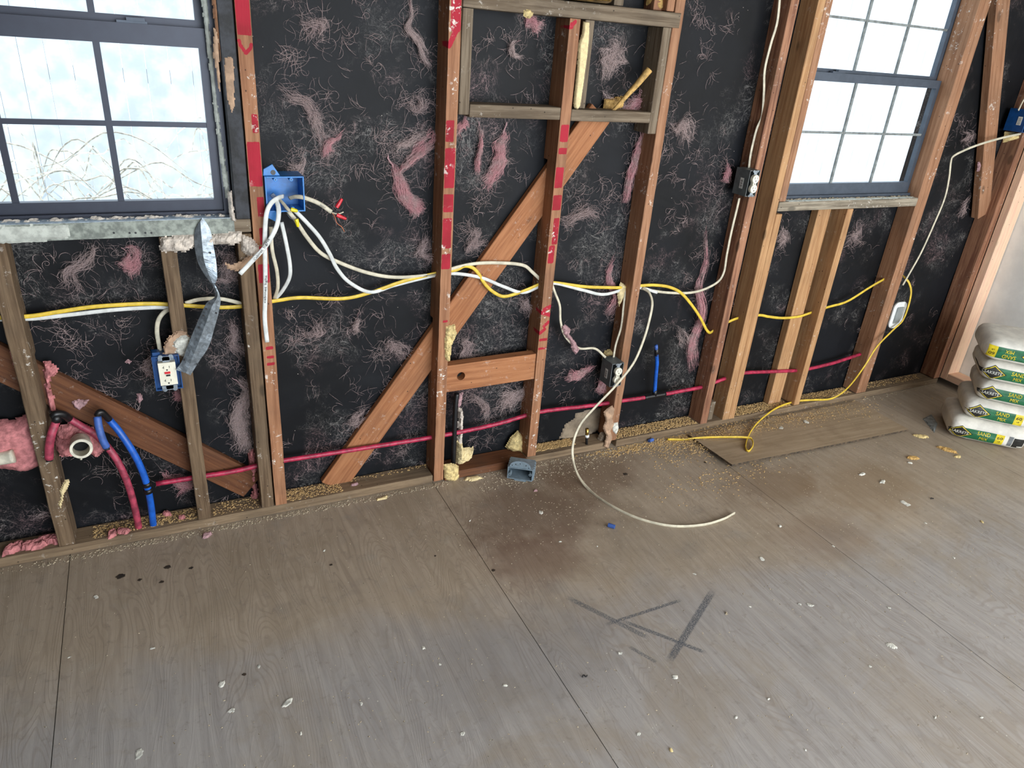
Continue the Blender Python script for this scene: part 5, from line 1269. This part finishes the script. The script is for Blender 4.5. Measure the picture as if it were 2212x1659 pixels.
chip(2070, 987, .014, 'pale foam scrap nearest the bottom cement bag', 'foam_y', 1.6, 'foam_scrap', 'foam', th=.008); chip(1966, 1000, .009, 'white chip just below the left foam scrap', th=.004)
for i, (px, py, r, lab) in enumerate(((30, 1187, .022, 'pink fluff roll at the plate against the left picture side'), (75, 1178, .024, 'pink fluff roll at the plate between edge and first stud'), (112, 1168, .022, 'pink fluff roll touching the foot of the first stud'))):
    chip(px, py, r, lab, 'batt', 1.8, 'pink_clump', 'insulation', z=.0355, th=.022)
chip(2120, 1127, .007, 'small orange crumb alone at the right of the floor', 'foam_y', 1.3, 'foam_scrap', 'foam', th=.005); chip(1449, 1620, .005, 'orange crumb near the bottom edge', 'foam_y', 1.2, 'foam_scrap', 'foam', th=.004)
chip(449, 1156, .014, 'bright pink fluff scrap on the floor left of the doubled studs', 'puffp', 1.3, 'pink_crumb', 'insulation', th=.012)
chip(767, 1047, .009, 'small pink scrap on the plate between brace and central stud', 'puffp', 1.5, 'pink_crumb', 'insulation', z=.0355, th=.008)
for i, (px, py, r, lab) in enumerate(((241, 1155, .016, 'pink fluff lump on the plate left of the red pipe foot'), (268, 1148, .016, 'pink fluff lump just beside the red pipe foot'), (362, 1112, .012, 'small pink fluff between pipe feet and the next stud'), (392, 1120, .009, 'tiny pink fluff on the plate before the weathered stud'))):
    chip(px, py, r, lab, 'batt', 1.4, 'pink_clump', 'insulation', z=.0355, th=.016)
for (px, py, r) in ((700, 1190, .004), (1210, 1170, .004), (1015, 1125, .004), (1290, 1180, .003), (560, 1440, .004), (780, 1520, .004), (950, 1435, .004), (1090, 1480, .005), (915, 1400, .005), (985, 1435, .006), (1880, 1440, .004), (1620, 1310, .004), (1920, 1313, .005), (2060, 1205, .005), (2000, 1130, .004), (1800, 1180, .004), (1500, 1240, .004), (1660, 1510, .004), (1590, 1550, .004), (1380, 1585, .005), (1000, 1585, .005), (650, 1585, .004), (300, 1630, .010), (330, 1400, .004), (150, 1420, .003), (2120, 1550, .004), (2020, 1550, .004), (1740, 1620, .003)):
    LM = ((1440, 1350, 'the charcoal marks'), (300, 1240, 'the drilled holes'), (1321, 1136, 'the blue pipe offcut on open floor'), (1587, 1106, 'the loose cable end'), (1925, 1395, 'the large diamond chip'), (622, 1518, 'the elongated white chip'), (1258, 1463, 'the dark twisted scrap'), (940, 1060, 'the foot of the central stud'), (1449, 1620, 'the orange crumb at the bottom edge'), (1957, 1088, 'the flat grey-white flake'), (590, 1105, 'the foot of the doubled studs'))
    done = globals().setdefault('CHIP_LABELS', set()); lab = None
    for lx, ly, nm in sorted(LM, key=lambda q: math.hypot(q[0]-px, q[1]-py))[:4]:
        h = ('left of' if px < lx else 'right of'); w_ = ('below' if py > ly else 'above')
        q = h if abs(px-lx) > 2.2*abs(py-ly) else w_ if abs(py-ly) > 2.2*abs(px-lx) else w_+' and '+h
        if (q, nm) not in done: lab = 'small pale chip %s %s' % (q, nm); done.add((q, nm)); break
    if lab: chip(px, py, r, lab, group='small pale chips on the floor', n=7, th=.0015)
for (px, py, lab) in ((1258, 1463, 'dark twisted scrap on the floor left of the charcoal marks'), (2011, 1078, 'tiny black twig on the floor at the right')):
    c = G(px, py, .003); bm = bmesh.new(); sweep(bm, [c, c+Vector((.006, .004, .002)), c+Vector((.01, -.003, .001)), c+Vector((.016, .001, 0))], .0018, .0018, 6, 4); add('dark_scrap', bm, 'black_pl', label=lab, cat='scrap', smooth=True)
def bit(px, py, z, a, label):
    c = G(px, py, z); bm = bmesh.new(); d = Vector((math.cos(a), math.sin(a), 0))*.0125; c2_ = c
    bb_ = []
    for (r, t) in ((.0075, 0), (.0075, 1)): bb_.append((r, t))
    sweep(bm, [c-d, c+d], .0078, .0078, 14, 1); add('pipe_offcut', bm, 'pex_blue_old', label=label, cat='pipe offcut', smooth=False)
bit(1321, 1136, .008, -.9, 'blue pipe offcut on the open floor left of the loose cable')
bit(1406, 951, .008, .2, 'blue pipe offcut on the floor beside the sole plate')
lumpf = [(1000, 1046), (1020, 1040), (1050, 1043), (1046, 1050), (1010, 1052)]
bm = bmesh.new(); puff(bm, GO([(1005, 1032), (1030, 1028), (1045, 1033), (1020, 1040), (1002, 1038)], .0), .0003, .008, .004, .4, 60, .01, 'xy', 2); add('wood_splinter', bm, 'foam_p', label='pale wood splinter on the floor right of the central stud', cat='splinter')
bm = bmesh.new(); puff(bm, GO([(565, 1168), (1, 1)][:0] or [(812, 1078), (838, 1070), (835, 1078), (815, 1082)], .0), .0003, .005, .003, .4, 60, .006, 'xy', 4); add('wood_splinter', bm, 'foam_p', label='pale splinter at the floor joint left of the central stud', cat='splinter')
tube([('g', 1553, 988, .02), ('g', 1556, 972, .018), ('g', 1560, 930, .02)], .0001, 'crumb') if 0 else None

# ------------------------------------------------------------------ far right cable
cable([(2235, 283, .03), (2200, 290, .01), (2168, 297, .0), (2135, 306, -.002), (2110, 314, .01), (2085, 324, .02), (2060, 337, .03), (2054, 350, .035), (2050, 385, .035), (2040, 430, .03), (2015, 490, .015), (1990, 545, .0), (1965, 590, -.002), (1950, 616, .0)], 'c_cream', 'off-white cable drooping from the far right box down the king stud', rw=.0055)
cable([(2230, 195, .03), (2212, 215, .02), (2200, 238, .0)], 'c_cream', 'short cable entering the dark blue box from above', rw=.005)

# ------------------------------------------------------------------ cement bags
DV = Vector((.69, -.724, 0)).normalized(); NV = Vector((-.724, -.69, 0)).normalized(); ZV = Vector((0, 0, 1))
def bag(cen, L, D, H, yaw, label, seed, flip=False, u0=-.5, tilt=0.0, dz_=0.0):
    Rm = Matrix.Rotation(yaw, 3, 'Z') @ Matrix.Rotation(tilt, 3, 'Y'); d = Rm @ DV; nv = Rm @ NV; zv = d.cross(nv); zv = ZV if abs(tilt) < 1e-6 else (nv.cross(d)*-1 if nv.cross(d).z < 0 else nv.cross(d))
    if zv.z < 0: zv = -zv
    t = thing('cement_bag', label, 'cement bag', (cen[0], cen[1], cen[2]), 'stacked cement bags at the right')
    c = Vector(cen)+Vector((0, 0, H/2)); a, b, h = L/2, D/2, H/2; p, q_ = 8.0, 2.6
    def surf(u, w):            # point on the face that looks at the room, u along, w up (metres from centre)
        k = max(.0, 1-abs(u/a)**p-abs(w/h)**q_*.82); y = b*k**(1/p) if k > 0 else 0
        return c+d*u+zv*w+nv*(y+crum(u, y, w))
    def crum(u, y, w): return .006*noise.noise(Vector((u*14+seed*9, y*14, w*20)))+.0025*noise.noise(Vector((u*45+seed, y*45, w*50)))
    bm = bmesh.new(); NU, NW = 64, 44; rings = []
    # superellipsoid shell
    def sgn(v, e): return math.copysign(abs(v)**e, v)
    for i in range(NW+1):
        ph = -PI/2+PI*i/NW; ring = []
        cp, sp = sgn(math.cos(ph), .40), sgn(math.sin(ph), .62)
        for j in range(NU):
            th = 2*PI*j/NU; x = a*cp*sgn(math.cos(th), 2/p); y = b*cp*sgn(math.sin(th), 2/p); w = h*sp
            k = crum(x, y, w); n_ = Vector((x/a, y/b, w/h*.6)); n_ = n_/(n_.length+1e-6)
            ring.append(bm.verts.new(c+d*(x+n_.x*k)+nv*(y+n_.y*k)+zv*(w+n_.z*k*.6)))
            if i in (0, NW): break
        rings.append(ring)
    for i in range(NW):
        A2, B2 = rings[i], rings[i+1]
        for j in range(NU):
            if len(A2) == 1: bm.faces.new((A2[0], B2[(j+1) % NU], B2[j]))
            elif len(B2) == 1: bm.faces.new((A2[j], A2[(j+1) % NU], B2[0]))
            else: bm.faces.new((A2[j], A2[(j+1) % NU], B2[(j+1) % NU], B2[j]))
    bmesh.ops.recalc_face_normals(bm, faces=bm.faces[:])
    from mathutils.bvhtree import BVHTree
    tree = BVHTree.FromBMesh(bm)
    add('sack', bm, 'bag', t, smooth=True)
    def on(u, w, off):
        s = c+d*u+zv*w+nv*(b+.2); r = tree.ray_cast(s, -nv)
        return (r[0] if r[0] is not None else c+d*u+zv*w+nv*b)+nv*off
    s_ = -1 if flip else 1
    LW, LH = .228, .054; uc = u0
    def M2(x, y): return uc+s_*(x-LW/2), dz_-.003+s_*y
    def patch(name, poly, mat, off):
        # fan-subdivided polygon laid on the sack
        bm = bmesh.new(); xs = [p_[0] for p_ in poly]; ys = [p_[1] for p_ in poly]; R = 22; T_ = 8
        y0_, y1_ = min(ys), max(ys); rows = []
        for r in range(T_+1):
            y = y0_+(y1_-y0_)*(r/T_); y = min(max(y, y0_+1e-5), y1_-1e-5); hits = []
            for k in range(len(poly)):
                (ax_, ay_), (bx_, by_) = poly[k], poly[(k+1) % len(poly)]
                if (ay_ > y) != (by_ > y): hits.append(ax_+(bx_-ax_)*(y-ay_)/(by_-ay_))
            l_, r_ = min(hits), max(hits); rows.append([bm.verts.new(on(*M2(l_+(r_-l_)*k/R, y), off)) for k in range(R+1)])
        for r in range(T_):
            for k in range(R): bm.faces.new((rows[r][k], rows[r][k+1], rows[r+1][k+1], rows[r+1][k]))
        bmesh.ops.recalc_face_normals(bm, faces=bm.faces[:]); return add(name, bm, mat, t)
    def txt(body, size, x, y, mat, off, name, width=None, skew=0):
        me = text_mesh(body, size, 0); bm = bmesh.new(); bm.from_mesh(me); xs = [v.co.x for v in bm.verts]; k = (width/(max(xs)-min(xs))) if width else 1
        bmesh.ops.triangulate(bm, faces=bm.faces[:])
        es = [e for e in bm.edges if e.calc_length() > .006]; bmesh.ops.subdivide_edges(bm, edges=es, cuts=2)
        for v in bm.verts: v.co = on(*M2(x+v.co.x*k, y+v.co.y), off)
        bmesh.ops.recalc_face_normals(bm, faces=bm.faces[:]); add(name, bm, mat, t)
    patch('label_band', [(.045, -LH/2), (LW-.032, -LH/2), (LW-.032, LH/2), (.045, LH/2)], 'label_g', .0010)
    patch('yellow_panel', [(LW-.034, -LH/2), (LW, -LH/2), (LW, LH/2), (LW-.034, LH/2)], 'label_y', .0011)
    patch('diamond_border', [(-.008, 0), (.046, -.036), (.100, 0), (.046, .036)], 'label_k', .0016)
    patch('diamond_line', [(-.002, 0), (.046, -.0325), (.094, 0), (.046, .0325)], 'label_y', .0020)
    patch('diamond_field', [(.003, 0), (.046, -.029), (.089, 0), (.046, .029)], 'label_k', .0024)
    txt('SAKRETE', .021, .046, .0, 'label_w', .0032, 'brand_lettering', .070)
    txt('SAND', .026, .143, .012, 'label_y', .0022, 'product_lettering', .054); txt('MIX', .023, .146, -.012, 'label_y', .0022, 'product_lettering', .034)
    txt('60', .021, LW-.017, .008, 'ink', .0022, 'weight_lettering', .022); txt('LB', .010, LW-.017, -.009, 'ink', .0022, 'weight_lettering', .010)
    return t, on, c, d, nv, zv
CB = Vector((3.555, -.395, 0))
def cen(du, dn, z): p = Vector((3.378, -.548, 0))+DV*du-NV*dn; return (p.x, p.y, z)
t1, on1, c1_, d1_, n1_, z1_ = bag(cen(.030, .150, .0), .33, .30, .119, 0.0, 'bottom cement bag of the stack, resting on the floor', 1, u0=-.050, dz_=-.010)
def side_panel(name, u0_, u1_, w0, w1, mat, off):
    bm = bmesh.new(); rows = [[bm.verts.new(on1(u0_+(u1_-u0_)*k/8, w0+(w1-w0)*r/4, off)) for k in range(9)] for r in range(5)]
    for r in range(4):
        for k in range(8): bm.faces.new((rows[r][k], rows[r][k+1], rows[r+1][k+1], rows[r+1][k]))
    bmesh.ops.recalc_face_normals(bm, faces=bm.faces[:]); add(name, bm, mat, t1)
side_panel('barcode_panel', .082, .100, -.036, .016, 'ink_soft', .001)
side_panel('dark_panel', .103, .148, -.038, .012, 'label_k', .001)
bag(cen(.0445, .148, .116), .285, .30, .100, -.02, 'second cement bag from the floor in the stack', 2, u0=-.022)
bag(cen(.090, .158, .213), .32, .30, .101, -.05, 'middle cement bag of the stack of five', 3, u0=-.042)
bag(cen(.075, .160, .311), .33, .30, .103, -.04, 'fourth cement bag from the floor in the stack', 4, u0=-.048)
bag(cen(.060, .155, .411), .34, .31, .108, -.02, 'top cement bag of the stack with its label upside down', 5, flip=True, u0=-.045)
# barcode panel on the end of the bottom bag
# clear plastic scrap near the bags
bm = bmesh.new(); puff(bm, GO([(1993, 905), (2012, 895), (2025, 915), (2018, 935), (2010, 925)], .0), .0005, .006, .005, .6, 60, .01, 'xy', 8)
add('plastic_scrap', bm, 'muntin', label='crumpled grey plastic scrap left of the cement bags', cat='scrap')
# splashes of dirt on the right white panel
bm = bmesh.new()
